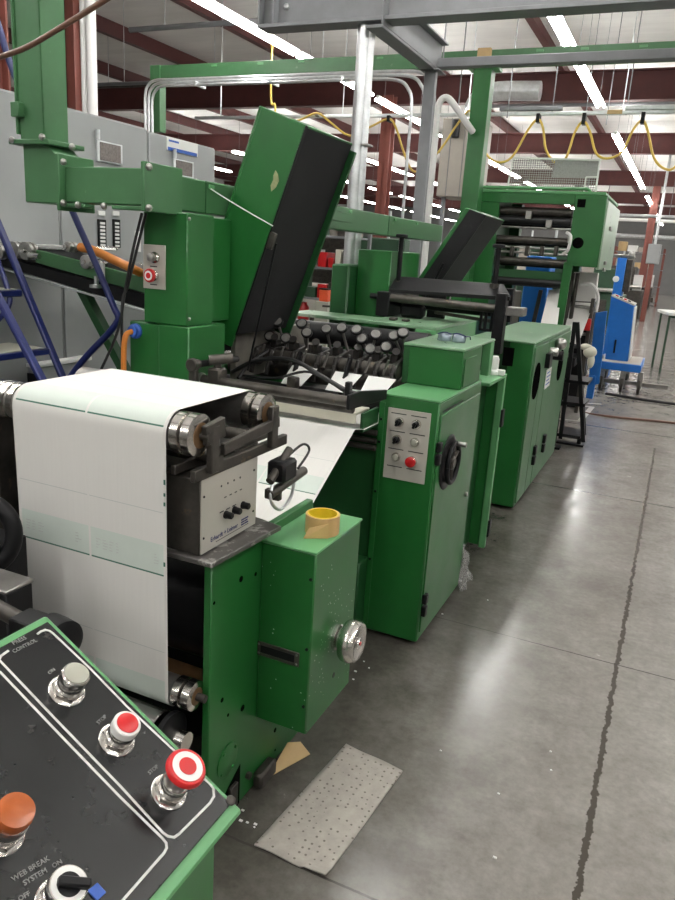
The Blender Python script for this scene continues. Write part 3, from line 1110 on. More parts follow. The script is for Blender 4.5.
# black wheel on the door
p = at(448, 462, x=CX1 + .008)
b = MB().lathe((CX1 + .004, p.y, p.z), X, [(.118, 0), (.122, .004), (.118, .008), (.104, .010)], 36)
wp = b.build('wheel_plate', BLACK, cab)
MB().ring((CX1 + .030, p.y, p.z), X, .086, .011, 36, 10).build('wheel_rim', BLACK, cab)
b = MB().lathe((CX1 + .006, p.y, p.z), X, [(.030, 0), (.030, .025), (.022, .032)], 20)
for i in range(3):
    a_ = i * 2.094 + .5
    b.cyl((CX1 + .026, p.y, p.z), (CX1 + .028, p.y + .086 * math.cos(a_), p.z + .086 * math.sin(a_)), .008, n=8)
b.build('wheel_hub', STEELD, cab)
MB().cyl((CX1 + .03, p.y + .02, p.z + .082), (CX1 + .075, p.y + .02, p.z + .082), .010, .012, n=12).build('wheel_handle', CHROMED, cab)
for px, py, h in ((423.5, 604, .055), (437.5, 453, .05)):
    p = at(px, py, x=CX1 + .006)
    b = MB().box(CX1, CX1 + .022, p.y - .016, p.y + .016, p.z - h, p.z - .004, .004).box(CX1, CX1 + .022, p.y - .016, p.y + .016, p.z + .004, p.z + h * .9, .004)
    b.build('hinge', BLACK, cab)
p = at(465, 494, x=CX1 + .006)
MB().lathe((CX1 + .004, p.y, p.z), X, [(.012, 0), (.012, .012), (.008, .014)], 14).build('door_latch', CHROMED, cab)
# polythene scrap behind the cabinet foot
PLASTIC = mat('polythene', (0.55, 0.55, 0.53), 0.25, 0, 0.1, 14, 0.3)
PLASTIC.node_tree.nodes['Principled BSDF'].inputs['Alpha'].default_value = .35
b = MB()
rows_ = []
for i in range(7):
    rows_.append([b.bm.verts.new((-.80 + .03 * (i / 6) + .018 * math.sin(j * 2.1 + i), 3.42 + j * .045 + .01 * math.sin(i * 3), .27 * (1 - i / 6) * (1 - .12 * j) + .004)) for j in range(5)])
for r0, r1 in zip(rows_, rows_[1:]):
    for j in range(4):
        b.bm.faces.new((r0[j], r0[j + 1], r1[j + 1], r1[j]))
o = b.build('plastic_film', PLASTIC, None, (-.79, 3.5, 0), 80)
md = o.modifiers.new('thickness', 'SOLIDIFY')
md.thickness = .001
tag(o, 'crumpled clear plastic film at the rear foot of the operator cabinet', 'plastic film')

# upper roller cover on the cabinet
ub = thing('roller_cover', 'green stepped cover box above the operator cabinet, safety glasses on top', 'machine cover', (-.93, 3.3, CZ + .007))
z0, z1 = CZ + .007, 1.272
MB().box(-1.072, -.800, 3.085, 3.41, z0, z1 - .012, .004).build('body', GREEN, ub)
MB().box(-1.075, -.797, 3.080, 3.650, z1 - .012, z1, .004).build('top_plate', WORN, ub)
MB().box(-.800, -.795, 3.105, 3.30, z0 + .01, z1 - .045, .002).build('side_panel', GREEN, ub)
MB().box(-.84, -.799, 3.585, 3.648, z0, z1 - .012, .003).build('corner_post', GREENL, ub)
MB().box(-1.06, -.86, 3.40, 3.62, z0, z1 - .013, .003).build('recess_plate', GREEND, ub)
MB().box(-1.072, -1.045, 3.083, 3.086, z0, z1 - .012, .001).build('edge_strip', GREEND, ub)
# safety glasses
gp = at(452, 339, z=z1 + .012)
sg = thing('safety_glasses', 'clear wraparound safety glasses lying on the green cover', 'glasses', (gp.x, gp.y, z1))
LENS = mat('tinted_lens', (0.30, 0.36, 0.42), 0.08, 0.3, 0.1, 10)
for s_ in (-1, 1):
    b = MB()
    pts = []
    for i in range(9):
        a_ = math.radians(-65 + 130 * i / 8)
        pts.append((a_, math.cos(a_) ** .5))
    g0 = [b.bm.verts.new((gp.x + s_ * .034 + .036 * math.sin(a_), gp.y - .03 * math.cos(a_), z1 + .002)) for a_, h in pts]
    g1 = [b.bm.verts.new((gp.x + s_ * .034 + .036 * math.sin(a_), gp.y - .03 * math.cos(a_) + .012, z1 + .004 + .038 * h)) for a_, h in pts]
    for i in range(8):
        b.bm.faces.new((g0[i], g0[i + 1], g1[i + 1], g1[i]))
    o = b.build('lens', LENS, sg, smooth=80)
    md = o.modifiers.new('thickness', 'SOLIDIFY')
    md.thickness = .0025
    MB().tube([(gp.x + s_ * .066, gp.y - .01, z1 + .03), (gp.x + s_ * .070, gp.y + .05, z1 + .025), (gp.x + s_ * .058, gp.y + .11, z1 + .006)], .003, 6).build('temple', NAVY, sg)
MB().tube([(gp.x - .066, gp.y - .008, z1 + .031), (gp.x - .03, gp.y - .022, z1 + .042), (gp.x, gp.y - .014, z1 + .036), (gp.x + .03, gp.y - .022, z1 + .042), (gp.x + .066, gp.y - .008, z1 + .031)], .0028, 6).build('brow_frame', NAVY, sg)

# ================================================================== FIRST PRINTING UNIT : bed and rollers
pu = thing('printing_unit', 'first printing unit with dark rollers and knobbed rods under the raised hood', 'printing press unit', (-1.4, 3.2, 0))
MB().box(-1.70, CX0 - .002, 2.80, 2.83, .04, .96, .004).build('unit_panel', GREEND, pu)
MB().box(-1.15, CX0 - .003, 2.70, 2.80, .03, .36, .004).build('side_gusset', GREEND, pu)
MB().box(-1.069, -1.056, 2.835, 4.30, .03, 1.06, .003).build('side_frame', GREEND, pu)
MB().box(-2.10, -2.05, 2.70, 4.30, .03, 1.05, .004).build('drive_frame', GREEN, pu)
MB().box(-1.62, -1.070, 2.585, 2.72, 1.030, 1.040, .002).build('infeed_plate', CREAM, pu)
MB().box(-1.62, -1.070, 2.575, 2.585, .998, 1.040, .002).build('infeed_lip', CREAM, pu)
MB().box(-2.05, -1.07, 2.84, 4.2, .80, .86, .003).build('bed_plate', BLACK, pu)
# support bars to hold the plate
MB().box(-1.62, -1.60, 2.60, 2.80, .90, 1.029, .002).build('plate_bracket', STEELD, pu)
MB().box(-1.075, -1.06, 2.64, 2.80, .95, 1.029, .002).build('plate_bracket', GREEND, pu)


def prol(y, z, r, x0=-2.05, x1=-1.07, m_=RUBBER, nm='roller'):
    return MB().cyl((x0, y, z), (x1, y, z), r, n=28, bev=min(.004, r * .3)).build(nm, m_, pu)


GB = at(201, 378, y=2.42)
GB2 = at(203, 386, y=2.47)
prol(2.42, GB.z - .004, .020, GB.x, -1.035, STEELD, 'guide_bar')
prol(2.47, GB2.z, .016, GB.x - .01, -1.035, STEELD, 'guide_bar')
MB().cyl((GB.x - .004, 2.42, GB.z - .004), (GB.x + .01, 2.42, GB.z - .004), .026, n=18).build('bar_collar', CHROMED, pu)
MB().prism([(-1.035, 2.395, GB.z - .03), (-1.035, 2.395, GB.z + .025), (-1.035, 2.50, GB.z + .025), (-1.035, 2.78, GB.z - .01), (-1.035, 2.78, GB.z - .05)], (.012, 0, 0), .002).build('bar_bracket', BLACK, pu)
a, c_ = at(192, 365, x=-1.655), at(237, 359, x=-1.66)
MB().cyl(a, c_, .013, n=14).build('drive_arm', BLACKM, pu)
b = MB().lathe(a - Y * .01, Y, [(.022, 0), (.026, .004), (.026, .022), (.018, .028), (.018, .05)], 18)
b.box(a.x - .02, a.x + .012, a.y + .005, a.y + .03, GB.z - .05, a.z, .003)
b.build('arm_knuckle', STEELD, pu)
b = MB().box(GB.x + .04, GB.x + .10, 2.40, 2.46, GB.z - .01, GB.z + .05, .008).cyl((GB.x + .07, 2.43, GB.z), (GB.x + .07, 2.43, GB.z + .10), .016)
b.cyl((GB.x + .05, 2.40, GB.z + .08), (GB.x + .12, 2.46, GB.z + .09), .020)
b.build('arm_clamp', STEELD, pu)
prol(3.05, 1.145, .030, -1.79, -1.075, STEELD, 'cross_shaft')
prol(3.22, 1.05, .045, m_=STEELD)
prol(3.42, 1.12, .040, m_=RUBBER)
prol(3.80, 1.185, .062, -2.05, -1.18, m_=RUBBER, nm='blanket_roller')
prol(3.64, 1.08, .050, m_=RUBBER)
prol(2.98, 1.00, .035, m_=RUBBER)
# bearing arms at the drive end
MB().box(-1.83, -1.80, 2.86, 3.6, 1.04, 1.255, .004).build('inner_side_plate', mat('side_plate_grey', (.15, .14, .12), .5, .3, .3, 9, .04), pu)
# knobbed impression rods on brackets along the shaft
kz = [(275, 345), (298, 390), (253, 385), (343, 350), (357, 375), (412, 365), (455, 362), (497, 367), (512, 392), (550, 380), (602, 384), (627, 376), (535, 420), (580, 415)]
knobs = [at(180 + zx / 2.8125, 200 + zy / 2.8125, y=3.10) for zx, zy in kz]
OILY = mat('oily_dark_steel', (0.035, 0.032, 0.030), 0.4, 0.5, 0.4, 14, 0.08, chip=(0.11, 0.09, 0.07), chip_t=0.64)
KFACE = mat('worn_knob_face', (.16, .155, .145), .5, .2, .3, 40)
ribs = [-1.80, -1.72, -1.60, -1.47, -1.38, -1.27, -1.18, -1.10]
bks = []
for bx in ribs:
    b = MB()
    b.prism([(bx, 3.00, 1.105), (bx, 3.06, 1.09), (bx, 3.22, 1.15), (bx, 3.24, 1.19), (bx, 3.18, 1.20), (bx, 3.02, 1.175)], (.016, 0, 0), .002)
    b.cyl((bx - .006, 3.05, 1.145), (bx + .024, 3.05, 1.145), .036, n=18, bev=.003)
    b.bar((bx + .01, 3.01, 1.14), (bx + .01, 2.985, 1.06), .014, .020)
    bks.append(b.build('impression_bracket', OILY, pu))
for i, kp in enumerate(knobs):
    bi = min(range(len(ribs)), key=lambda q: abs(ribs[q] + .01 - kp.x))
    br = bks[bi]
    st = V((ribs[bi] + .008, 3.17, 1.17))
    d_ = (kp - st).normalized()
    ka = (d_ * .5 + V((.25, -.75, .55))).normalized()
    MB().cyl(st, kp, .0065, n=8).build('rod', STEEL, br)
    kn_ = MB().lathe(kp - ka * .006, ka, [(.012, 0), (.026, .003), (.0275, .008), (.0275, .016), (.025, .018)], 22).build('knob', BLACK, br)
    MB().lathe(kp - ka * .006, ka, [(.021, .0175), (.021, .0188), (.015, .0190)], 20).build('knob_face', KFACE, br)
for i, bx in enumerate((-1.76, -1.66, -1.54, -1.43, -1.325, -1.225, -1.14)):
    b = MB().cyl((bx, 3.16, 1.15), (bx + .06, 3.16, 1.15), .022, n=14)
    b.lathe((bx + .02, 3.12, 1.20), V((.2, -.6, .5)), [(.010, 0), (.010, .03), (.018, .032), (.018, .045)], 12)
    b.box(bx, bx + .035, 3.10, 3.15, 1.17, 1.21, .004)
    b.build('adjuster_block', OILY, pu)
    MB().cyl((bx + .01, 3.00, 1.13), (bx + .035, 2.99, 1.20), .006, n=8).build('adjuster_screw', STEEL, pu)
for bx in (-1.55, -1.30):
    b = MB().bar((bx, 2.93, 1.03), (bx + .02, 2.98, 1.19), .012, .022)
    b.build('locking_lever', BLACK, pu)
MB().box(-1.50, -1.455, 2.80, 2.84, 1.05, 1.10, .004).build('valve_block', STEELD, pu)
for bx in (-1.56, -1.34, -1.18):
    MB().prism([(bx, 2.86, 1.055), (bx + .10, 2.86, 1.055), (bx + .12, 2.98, 1.12), (bx - .01, 2.98, 1.12)], (0, 0, .002)).build('paper_guide', WHITE, pu)
pts = [at(*q) for q in ()]
pts = [at(232, 372, y=2.84), at(258, 360, y=2.84), at(292, 360, y=2.82), at(318, 374, y=2.80), at(348, 391, y=2.78), at(372, 398, y=2.80)]
MB().tube(pts, .010).build('air_hose', CABLE, pu)
pts = [at(240, 375, y=2.86), at(275, 378, y=2.84), at(310, 372, y=2.84), at(345, 392, y=2.80)]
MB().tube(pts, .006).build('air_hose', CABLE, pu)
MB().tube([at(238, 378, y=2.80), at(252, 362, y=2.9), at(268, 350, y=3.0)], .008).build('air_hose', CABLE, pu)
p = at(348, 389, y=2.78)
MB().box(p.x - .012, p.x + .012, 2.77, 2.80, p.z - .03, p.z + .03, .003).build('hose_fitting', BLACK, pu)
for i, zz in enumerate((.925, .89, .86)):
    MB().cyl((-1.60, 2.77 - .0 * i, zz), (-1.05, 2.77, zz), .012, n=12).build('idler_bar', STEELD, pu)

# ------------------------------------------------------------------ drive-side column with its small panel
DX0, DX1, DY = -1.905, -1.70, 2.345
dc = thing('drive_column', 'green drive-side column with a red stop button plate left of the raised hood', 'machine column', (-1.83, 2.6, 0))
MB().box(DX0, DX1, DY, 2.52, 1.325, 1.745, .005).build('column_cover', GREEN, dc)
MB().box(DX0 + .01, -1.76, 2.52, 2.735, 1.325, 1.74, .004).build('column_cover', GREEN, dc)
MB().box(-1.835, DX1 + .01, DY + .0, 2.60, .04, 1.325, .005).build('column_cover', GREEN, dc)
MB().box(-1.985, -1.837, DY + .01, 2.69, .04, 1.322, .005).build('side_cover', GREEN, dc)
a, c_ = at(143.6, 244, y=DY), at(166, 290, y=DY)
cp = MB().box(a.x, c_.x, DY - .004, DY, c_.z, a.z, .001).build('button_plate', ALU, dc)
for px, py, mt, nm in ((156, 257.5, BLACK, 'selector_knob'), (155, 275.5, RED, 'stop_button')):
    p = at(px, py, y=DY)
    q = MB().lathe((p.x, DY - .004, p.z), -Y, [(.021, 0), (.021, .008), (.016, .012), (.016, .02)], 22).build(nm, CHROME, cp)
    if mt is RED:
        b = MB().lathe((p.x, DY - .004, p.z), -Y, [(.022, .020), (.026, .024), (.026, .032), (.022, .036)], 26)
        b.build('cap', RED, q)
        MB().lathe((p.x, DY - .004, p.z), -Y, [(.018, .0358), (.018, .0365), (.010, .0366)], 26).build('disc', WHITE, q)
        MB().lathe((p.x, DY - .004, p.z), -Y, [(.011, .0364), (.011, .0372)], 26).build('dot', RED, q)
    else:
        MB().lathe((p.x, DY - .004, p.z), -Y, [(.015, .02), (.015, .034), (.012, .036)], 22).build('cap', CHROMED, q)
b = MB()
for dz in (.0, -.068):
    p = at(154, 267, y=DY)
    b.box(p.x - .015, p.x + .018, DY - .0048, DY - .0039, p.z + dz, p.z + dz + .004, 0)
b.build('plate_legend', DTEXT, cp)
for px, py in ((189, 219), (189, 319)):
    p = at(px, py, x=DX1)
    MB().lathe((DX1, p.y, p.z), X, [(.007, 0), (.007, .004), (.004, .006)], 12).build('screw', CHROMED, dc)
p = at(134, 331, y=DY)
b = MB().lathe((-1.95, DY + .01, p.z), -Y, [(.030, 0), (.030, .012), (.022, .018), (.022, .028), (.014, .03)], 20)
b.build('cable_gland', LBLUE, dc)
MB().tube([(-1.95, DY - .018, p.z), (-1.955, DY - .05, p.z - .02), (-1.965, DY - .05, p.z - .12), (-1.975, DY - .04, p.z - .35), (-1.98, DY - .05, .25), (-1.98, DY - .04, .01)], .011).build('orange_cable', ORCABLE, dc)

# second column further along
dc2 = thing('drive_column', 'dark green column further back beneath the cable tray, behind the black frame', 'machine column', (-1.85, 4.95, 0))
p = at(393, 240, x=-1.70)
yc = p.y
MB().box(-1.93, -1.70, yc, yc + .55, .03, 1.66, .005).build('column_cover', GREEN, dc2)
MB().box(-2.06, -1.935, yc - .12, yc + .3, .03, 1.56, .012).build('side_cover', GREEND, dc2)

# ================================================================== RAISED HOODS


def hood(name, label, T1, T2, B2, y0, y1, lin_col, lip=True, skew=False):
    """open lid: T2-B2 inner front edge in the XZ plane, T1 outer top corner"""
    T1, T2, B2 = V(T1), V(T2), V(B2)
    Lv = T2 - B2
    L_ = Lv.length
    d = Lv.normalized()
    n_ = V((-d.z, 0, d.x))               # towards the outside
    if n_.x > 0:
        n_ = -n_
    D = (T1 - T2).length
    if skew:
        n_ = (T1 - T2).normalized()
    t = thing(name, label, 'machine hood', (B2.x, y0, B2.z))
    Wd = y1 - y0

    def bx(u0, u1, v0, v1, n0, n1, bev=.003):
        c = B2 + d * (u0 + u1) / 2 + n_ * (n0 + n1) / 2
        c.y = y0 + (v0 + v1) / 2
        return (c, d * (u1 - u0) / 2, Y * (v1 - v0) / 2, n_ * (n1 - n0) / 2, bev)
    b = MB()
    b.obox(*bx(-.06, L_, -.003 if skew else 0, Wd, D - (.028 if skew else .012), D, .003))     # outer skin
    b.obox(*bx(-.06, L_, 0, .012, .0, D - .012))                        # near wall
    b.obox(*bx(L_ - .012, L_, .012, Wd - .012, .0, D - .012))           # end wall
    if not lip:
        b.obox(*bx(-.06, L_, Wd - .012, Wd, .0, D - .012))
    b.build('shell', GREEN, t)
    if lip:
        MB().obox(*bx(-.04, L_ - .03, Wd - .012, Wd, -.03, D - .012)).build('lid_lip', GREEND, t)
    b = MB()
    b.obox(*bx(.0, L_ - .004, .016, Wd - .014, .0, .02, .002))
    b.build('lining', lin_col, t)
    b = MB()
    b.obox(*bx(.0, L_, .0, .014, -.006, .0, .001))
    b.build('seal_strip', BLACK, t)
    return t, bx, d, n_, B2


h1, bx, hd, hn, hB = hood('press_hood', 'large raised green hood with black lining standing open above the first printing unit',
                          (-1.656, 0, 2.174), (-1.44, 0, 2.108), (-1.738, 0, 1.261), 2.75, 3.225, BLACKM)
b = MB().cyl(hB + hd * .42 + V((.02, 2.80, 0)), V((-1.71, 2.82, 1.10)), .005, n=10)
b.build('gas_strut', BLACK, h1)
b = MB().obox(*bx(.40, .47, .0, .02, -.03, .0))
b.build('catch', STEELD, h1)
MB().obox(hB + hn * .1 + V((0, 2.95, -.06)), hd * .06, Y * .18, hn * .02, .003).build('hinge', BLACK, h1)
p = hB + hd * .66 + hn * .055
b = MB()
b.prism([(p.x + ux * hd.x + vx * hn.x, 2.7485, p.z + ux * hd.z + vx * hn.z) for ux, vx in
         ((-.045, -.004), (-.022, -.018), (.005, -.022), (.028, -.008), (.038, .008), (.016, .010), (.0, .004), (-.024, .008))], (0, .002, 0))
b.build('worn_patch', mat('worn_primer', (.26, .28, .14), .6, 0, .3, 30), h1)

h2, bx, *_ = hood('press_hood', 'smaller raised black-lined hood farther back, in front of the far green unit',
                  (-1.447, 0, 1.981), (-1.305, 0, 1.937), (-1.66, 0, 1.345), 5.2, 5.8, BLACKM, False, True)
MB().obox(*bx(.0, .69, -.006, .0, .0, .118, .001)).build('side_lining', BLACKM, h2)
MB().cyl((-1.56, 5.17, 1.60), (-1.70, 5.17, 1.26), .010, n=10).build('gas_strut', BLACK, h2)

# thin wire pulling the hood
o = MB().tube([at(196, 179, y=2.6), at(225, 198, y=2.66), at(250, 213, y=2.70), at(273, 226, y=2.74)], .0028, 6).build('stay_wire', WHITE, None, at(273, 226, y=2.74))
tag(o, 'thin pale wire stretched from the cable tray to the raised hood', 'wire')

# ================================================================== CABLE TRUNKING
TZ0, TZ1 = 1.755, 1.880
TY = 2.19
tk = thing('cable_trunking', 'green steel cable trunking dropping from the ceiling and turning along the press', 'cable duct', (-2.2, 2.3, 1.75))
x0_, x1_ = at(16.5, 60, y=TY).x, at(41, 60, y=TY).x
zf = at(45, 143, y=TY).z
MB().box(x0_, x1_, TY, TY + .125, zf, 4.0, .004).build('riser', GREENF, tk)
MB().box(x0_ - .012, x0_ + .03, TY - .03, TY, at(20, 118, y=TY).z, at(20, 103, y=TY).z, .003).build('hinge_clip', GREENF, tk)
MB().box(x0_ - .012, x0_ + .0, TY - .008, TY + .02, zf + .03, 4.0, .002).build('lid_edge', GREENF, tk)
xe = at(62, 190, y=TY).x
z_b = at(45, 203, y=TY).z
zc_ = at(68, 160, y=TY).z
b = MB().prism([(x0_ + .01, TY, zf), (x1_ + .01, TY, zf), (xe + .0, TY, zc_), (xe + .0, TY, z_b), (x0_ + .01, TY, z_b)], (0, .125, 0), .004)
b.build('elbow', GREENF, tk)
MB().box(x0_ - .03, x1_ + .05, TY - .03, TY + .155, zf - .008, zf + .010, .003).build('flange', GREENF, tk)
MB().box(xe, xe + .016, TY - .03, TY + .155, z_b - .025, zc_ + .02, .003).build('flange', GREENF, tk)
b = MB().box(xe + .016, -1.765, TY, TY + .125, TZ0, TZ1, .004)
b.build('cross_run', GREENF, tk)
b = MB().box(xe + .0, xe + .13, TY - .025, TY + .02, TZ0 - .018, TZ0 - .004, .003)
b.box(-1.90, -1.745, TY - .025, TY + .02, TZ0 - .018, TZ0 - .004, .003)
b.build('clamp_bar', GREENF, tk)
MB().box(-1.765, -1.748, TY - .03, TY + .19, TZ0 - .02, TZ1 + .02, .003).build('flange', GREENF, tk)
MB().box(-1.915, -1.80, TY + .127, 5.85, TZ0, TZ1, .004).build('long_run', GREENF, tk)
for yy_ in (2.62, 3.38, 3.62, 4.02, 4.75, 5.2):
    MB().box(-1.80, -1.792, yy_, yy_ + .035, TZ1 - .028, TZ1 - .012, .002).build('clip', GREENL, tk)
for yy_ in (2.60, 3.60, 4.66):
    MB().box(-1.8005, -1.7975, yy_, yy_ + .006, TZ0, TZ1, .0005).build('joint', GREEND, tk)
p = at(330, 232, x=-1.75)
MB().box(-1.80, -1.793, 3.72, 4.06, TZ0 + .045, TZ1 - .03, .002).build('cover_plate', GREENF, tk)
for px, py in ((12, 140), (42, 137), (72, 147), (63.5, 162), (63.5, 203), (149, 167), (149, 208), (78, 205), (104, 206)):
    p = at(px, py, y=TY - .03)
    MB().lathe((p.x, TY - .025, p.z), -Y, [(.012, 0), (.012, .010), (.006, .014)], 8).build('bolt', CHROMED, tk)

# ================================================================== BRIDGE TOP, BLACK FRAME
br = thing('bridge_table', 'pale green flat table top between the two printing units', 'machine table', (-1.7, 4.7, 0))
MB().prism([(-2.2, 4.08, 1.235), (-1.235, 4.08, 1.235), (-1.235, 5.3, 1.235), (-1.685, 5.3, 1.235), (-1.685, yc - .14, 1.235), (-2.2, yc - .14, 1.235)], (0, 0, .02), .003).build('table_top', WORN, br)
MB().box(-1.36, -1.235, 4.075, 5.0, 1.06, 1.235, .004).build('end_block', GREENL, br)
MB().box(-1.685, -1.36, 4.32, 5.2, .03, 1.235, .004).build('base', GREEND, br)
lb = thing('shelf_cabinet', 'open-sided low green cabinet with corner post coloured as lit between the operator cabinet and the two-door cabinet', 'cabinet', (-.93, 3.8, 0))
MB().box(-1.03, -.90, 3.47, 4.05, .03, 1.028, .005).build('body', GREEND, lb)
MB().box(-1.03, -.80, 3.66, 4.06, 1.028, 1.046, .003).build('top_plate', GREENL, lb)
MB().box(-.838, -.80, 4.02, 4.055, .02, 1.028, .003).build('corner_post', GREENL, lb)  # lighter green paints in the light on its aisle side
MB().box(-.90, -.838, 4.03, 4.05, .03, 1.028, .003).build('end_panel', GREEN, lb)
for px, py in ((501, 418), (488, 528)):
    p = at(px, py, x=-.80)
    MB().box(-.803, -.788, p.y - .02, p.y + .03, p.z - .05, p.z + .05, .003).build('hinge', BLACK, lb)
p = V((-.855, 3.97, 1.047))
b = MB().lathe((p.x, p.y, 1.047), Z, [(.03, 0), (.03, .02), (.022, .03), (.022, .085), (.015, .10)], 18)
b.box(p.x - .01, p.x + .06, p.y - .015, p.y + .015, 1.047, 1.077, .004)
o = b.build('valve', WHITE, None, (p.x, p.y, 1.047))
tag(o, 'small white valve standing on the low green cabinet', 'valve')

tb = thing('turner_frame', 'black steel frame with a sloped cover and vertical screws across the press', 'machine frame', (-1.3, 4.55, 0))
YB_ = 4.45
a, b_, c_, d_ = at(396, 277, y=YB_ + .12), at(503, 285, y=YB_ + .12), at(510, 297, y=YB_), at(389, 289, y=YB_)
b = MB().prism([a, b_, c_, d_], (0, .014, .006), .002)
b.build('sloped_cover', BLACK, tb)
MB().prism([d_, c_, c_ - Z * .022, d_ - Z * .022], (0, .014, 0), .001).build('cover_lip', BLACKM, tb)
a, c_ = at(384, 297, y=YB_), at(498, 309, y=YB_)
MB().cyl((a.x, YB_, a.z), (c_.x, YB_, c_.z), .026, n=20, bev=.003).build('cross_roller', STEELD, tb)
MB().cyl((a.x, YB_ + .18, a.z - .03), (c_.x, YB_ + .18, c_.z - .03), .035, n=20, bev=.003).build('cross_roller', RUBBER, tb)
MB().box(a.x - .04, a.x + .05, YB_ - .03, YB_ + .28, 1.256, a.z + .035, .005).build('bearing_housing', BLACK, tb)
MB().box(a.x + .10, a.x + .26, YB_ + .02, YB_ + .10, 1.258, a.z - .03, .02).build('gear_motor', BLACK, tb)
MB().cyl((a.x - .10, YB_ + .02, a.z - .0), (a.x - .03, YB_ + .02, a.z), .018).build('shaft_end', BLACK, tb)
pr = at(498, 300, y=YB_)
MB().box(pr.x - .01, pr.x + .055, YB_ - .03, YB_ + .05, 1.10, pr.z + .04, .004).build('end_post', BLACK, tb)
MB().box(pr.x - .03, pr.x + .025, YB_ + .30, YB_ + .36, 1.27, pr.z + .06, .004).build('end_post', BLACK, tb)
p = at(487, 318, y=YB_)
b = MB().box(p.x - .045, p.x - .03, YB_, YB_ + .02, p.z - .08, p.z + .08, .002).box(p.x + .02, p.x + .035, YB_, YB_ + .02, p.z - .08, p.z + .08, .002)
b.box(p.x - .045, p.x + .035, YB_, YB_ + .02, p.z + .065, p.z + .08, .002).box(p.x - .045, p.x + .035, YB_, YB_ + .02, p.z - .08, p.z - .065, .002)
b.cyl((p.x - .01, YB_ + .01, p.z - .08), (p.x - .01, YB_ + .01, p.z + .08), .01)
b.build('slide_block', BLACK, tb)
MB().box(pr.x + .055, pr.x + .16, YB_ - .02, YB_ + .10, pr.z - .085, pr.z - .035, .004).build('arm', STEEL, tb)
for px, pt, pb in ((402, 236, 281), (499, 246, 284)):
    t_, q_ = at(px, pt, y=YB_ + .10), at(px, pb, y=YB_ + .10)
    b = MB().cyl((t_.x, YB_ + .10, q_.z - .06), (t_.x, YB_ + .10, t_.z), .016, n=12)
    sc_ = b.build('adjusting_screw', BLACK, tb)
    MB().lathe((t_.x, YB_ + .10, t_.z - .012), Z, [(.028, 0), (.038, .004), (.038, .018), (.03, .024)], 18).build('knob', BLACKM, sc_)
    MB().lathe((t_.x, YB_ + .10, q_.z - .03), Z, [(.03, 0), (.03, .03)], 6).build('lock_nut', STEELD, sc_)
b = MB().bar((a.x + .3, YB_ + .15, 1.30), (pr.x, YB_ + .15, 1.275), .03, .02)
b.box(-1.60, -1.58, YB_ + .05, YB_ + .3, 1.256, 1.40, .003)
b.build('tie_bar', STEELD, tb)
MB().box(-1.50, -1.38, YB_ + .25, YB_ + .27, 1.256, 1.42, .003).build('centre_plate', BLACKM, tb)
b = MB().box(-1.575, -1.535, 4.20, 4.26, 1.256, 1.275, .006).box(-1.50, -1.46, 4.22, 4.27, 1.256, 1.27, .006)
o = b.build('clamp', STEELD, None, (-1.55, 4.23, 1.256))
tag(o, 'small dark clamp lying on the pale green table top', 'clamp')
p = at(333, 308, z=1.256)
b = MB().bar((p.x - .08, p.y, 1.264), (p.x + .08, p.y + .03, 1.264), .03, .014).cyl((p.x, p.y, 1.257), (p.x, p.y, 1.285), .022)
o = b.build('wrench', STEELD, None, (p.x, p.y, 1.256))
tag(o, 'dark steel tool lying near the left end of the pale green table', 'tool')

# ================================================================== SECOND CABINET
c2 = thing('two_door_cabinet', 'long green aisle cabinet with two doors, round dark windows and black hinges', 'cabinet', (-.88, 5.7, 0))
X0, X1, Y0, Y1, ZT = -.962, -.803, 4.851, 6.54, 1.148
MB().box(X0, X1, Y0, Y1, .02, ZT - .01, .006).build('body', GREEN, c2)
MB().box(X0 - .26, X1 + .002, Y0 - .002, Y1, ZT - .01, ZT, .004).build('top_plate', WORN, c2)
MB().box(X0 - .25, X0, Y0 + .06, Y1 - .02, .02, ZT - .011, .004).build('body_extension', GREEND, c2)
ys_ = at(548.8, 337, x=X1).y
MB().box(X1, X1 + .012, Y0 + .015, ys_ - .006, .05, ZT - .035, .003).build('door', GREENF, c2)  # both doors: light on the aisle face painted in as lighter green
MB().box(X1, X1 + .012, ys_ + .006, Y1 - .03, .05, ZT - .035, .003).build('door', GREENF, c2)
yq = at(540, 460, x=X1).y
for yy_ in (ys_ - .24,):
    MB().box(X1 + .0115, X1 + .0135, yy_, yy_ + .006, .05, ZT - .3, .0005).build('seam', GREEND, c2)
for px, py in ((536, 381), (560, 365)):
    p = at(px, py, x=X1 + .012)
    b = MB().lathe((X1 + .010, p.y, p.z), X, [(.125, 0), (.125, .006), (.110, .006), (.108, .003)], 32)
    b.build('round_window', HOLE, c2)
a, c_ = at(504, 347, y=Y0), at(512.5, 366.5, y=Y0)
MB().box(a.x, c_.x, Y0 - .003, Y0 + .002, c_.z, a.z, .001).build('slot', HOLE, c2)
for px, py in ((532.8, 455), (542.5, 443)):
    p = at(px, py, x=X1 + .012)
    b = MB().box(X1 + .008, X1 + .035, p.y - .03, p.y + .03, p.z - .07, p.z - .006, .005).box(X1 + .008, X1 + .035, p.y - .03, p.y + .03, p.z + .006, p.z + .07, .005)
    b.build('hinge', BLACK, c2)
p = at(546.5, 360, x=X1 + .012)
MB().box(X1 + .008, X1 + .045, p.y - .06, p.y + .06, p.z - .05, p.z + .05, .004).build('latch_box', BLACK, c2)
p = at(547.5, 378, x=X1 + .012)
o = MB().box(X1 + .012, X1 + .018, p.y - .11, p.y + .11, p.z - .07, p.z + .07, .002).build('notice', LABEL, c2)
b = MB()
for i in range(4):
    b.box(X1 + .0178, X1 + .0186, p.y - .085, p.y + (.08 if i % 2 else .04), p.z + .04 - i * .028, p.z + .05 - i * .028, 0)
b.build('notice_text', LBLUE, o)
p = at(556, 352, x=X1 + .04)
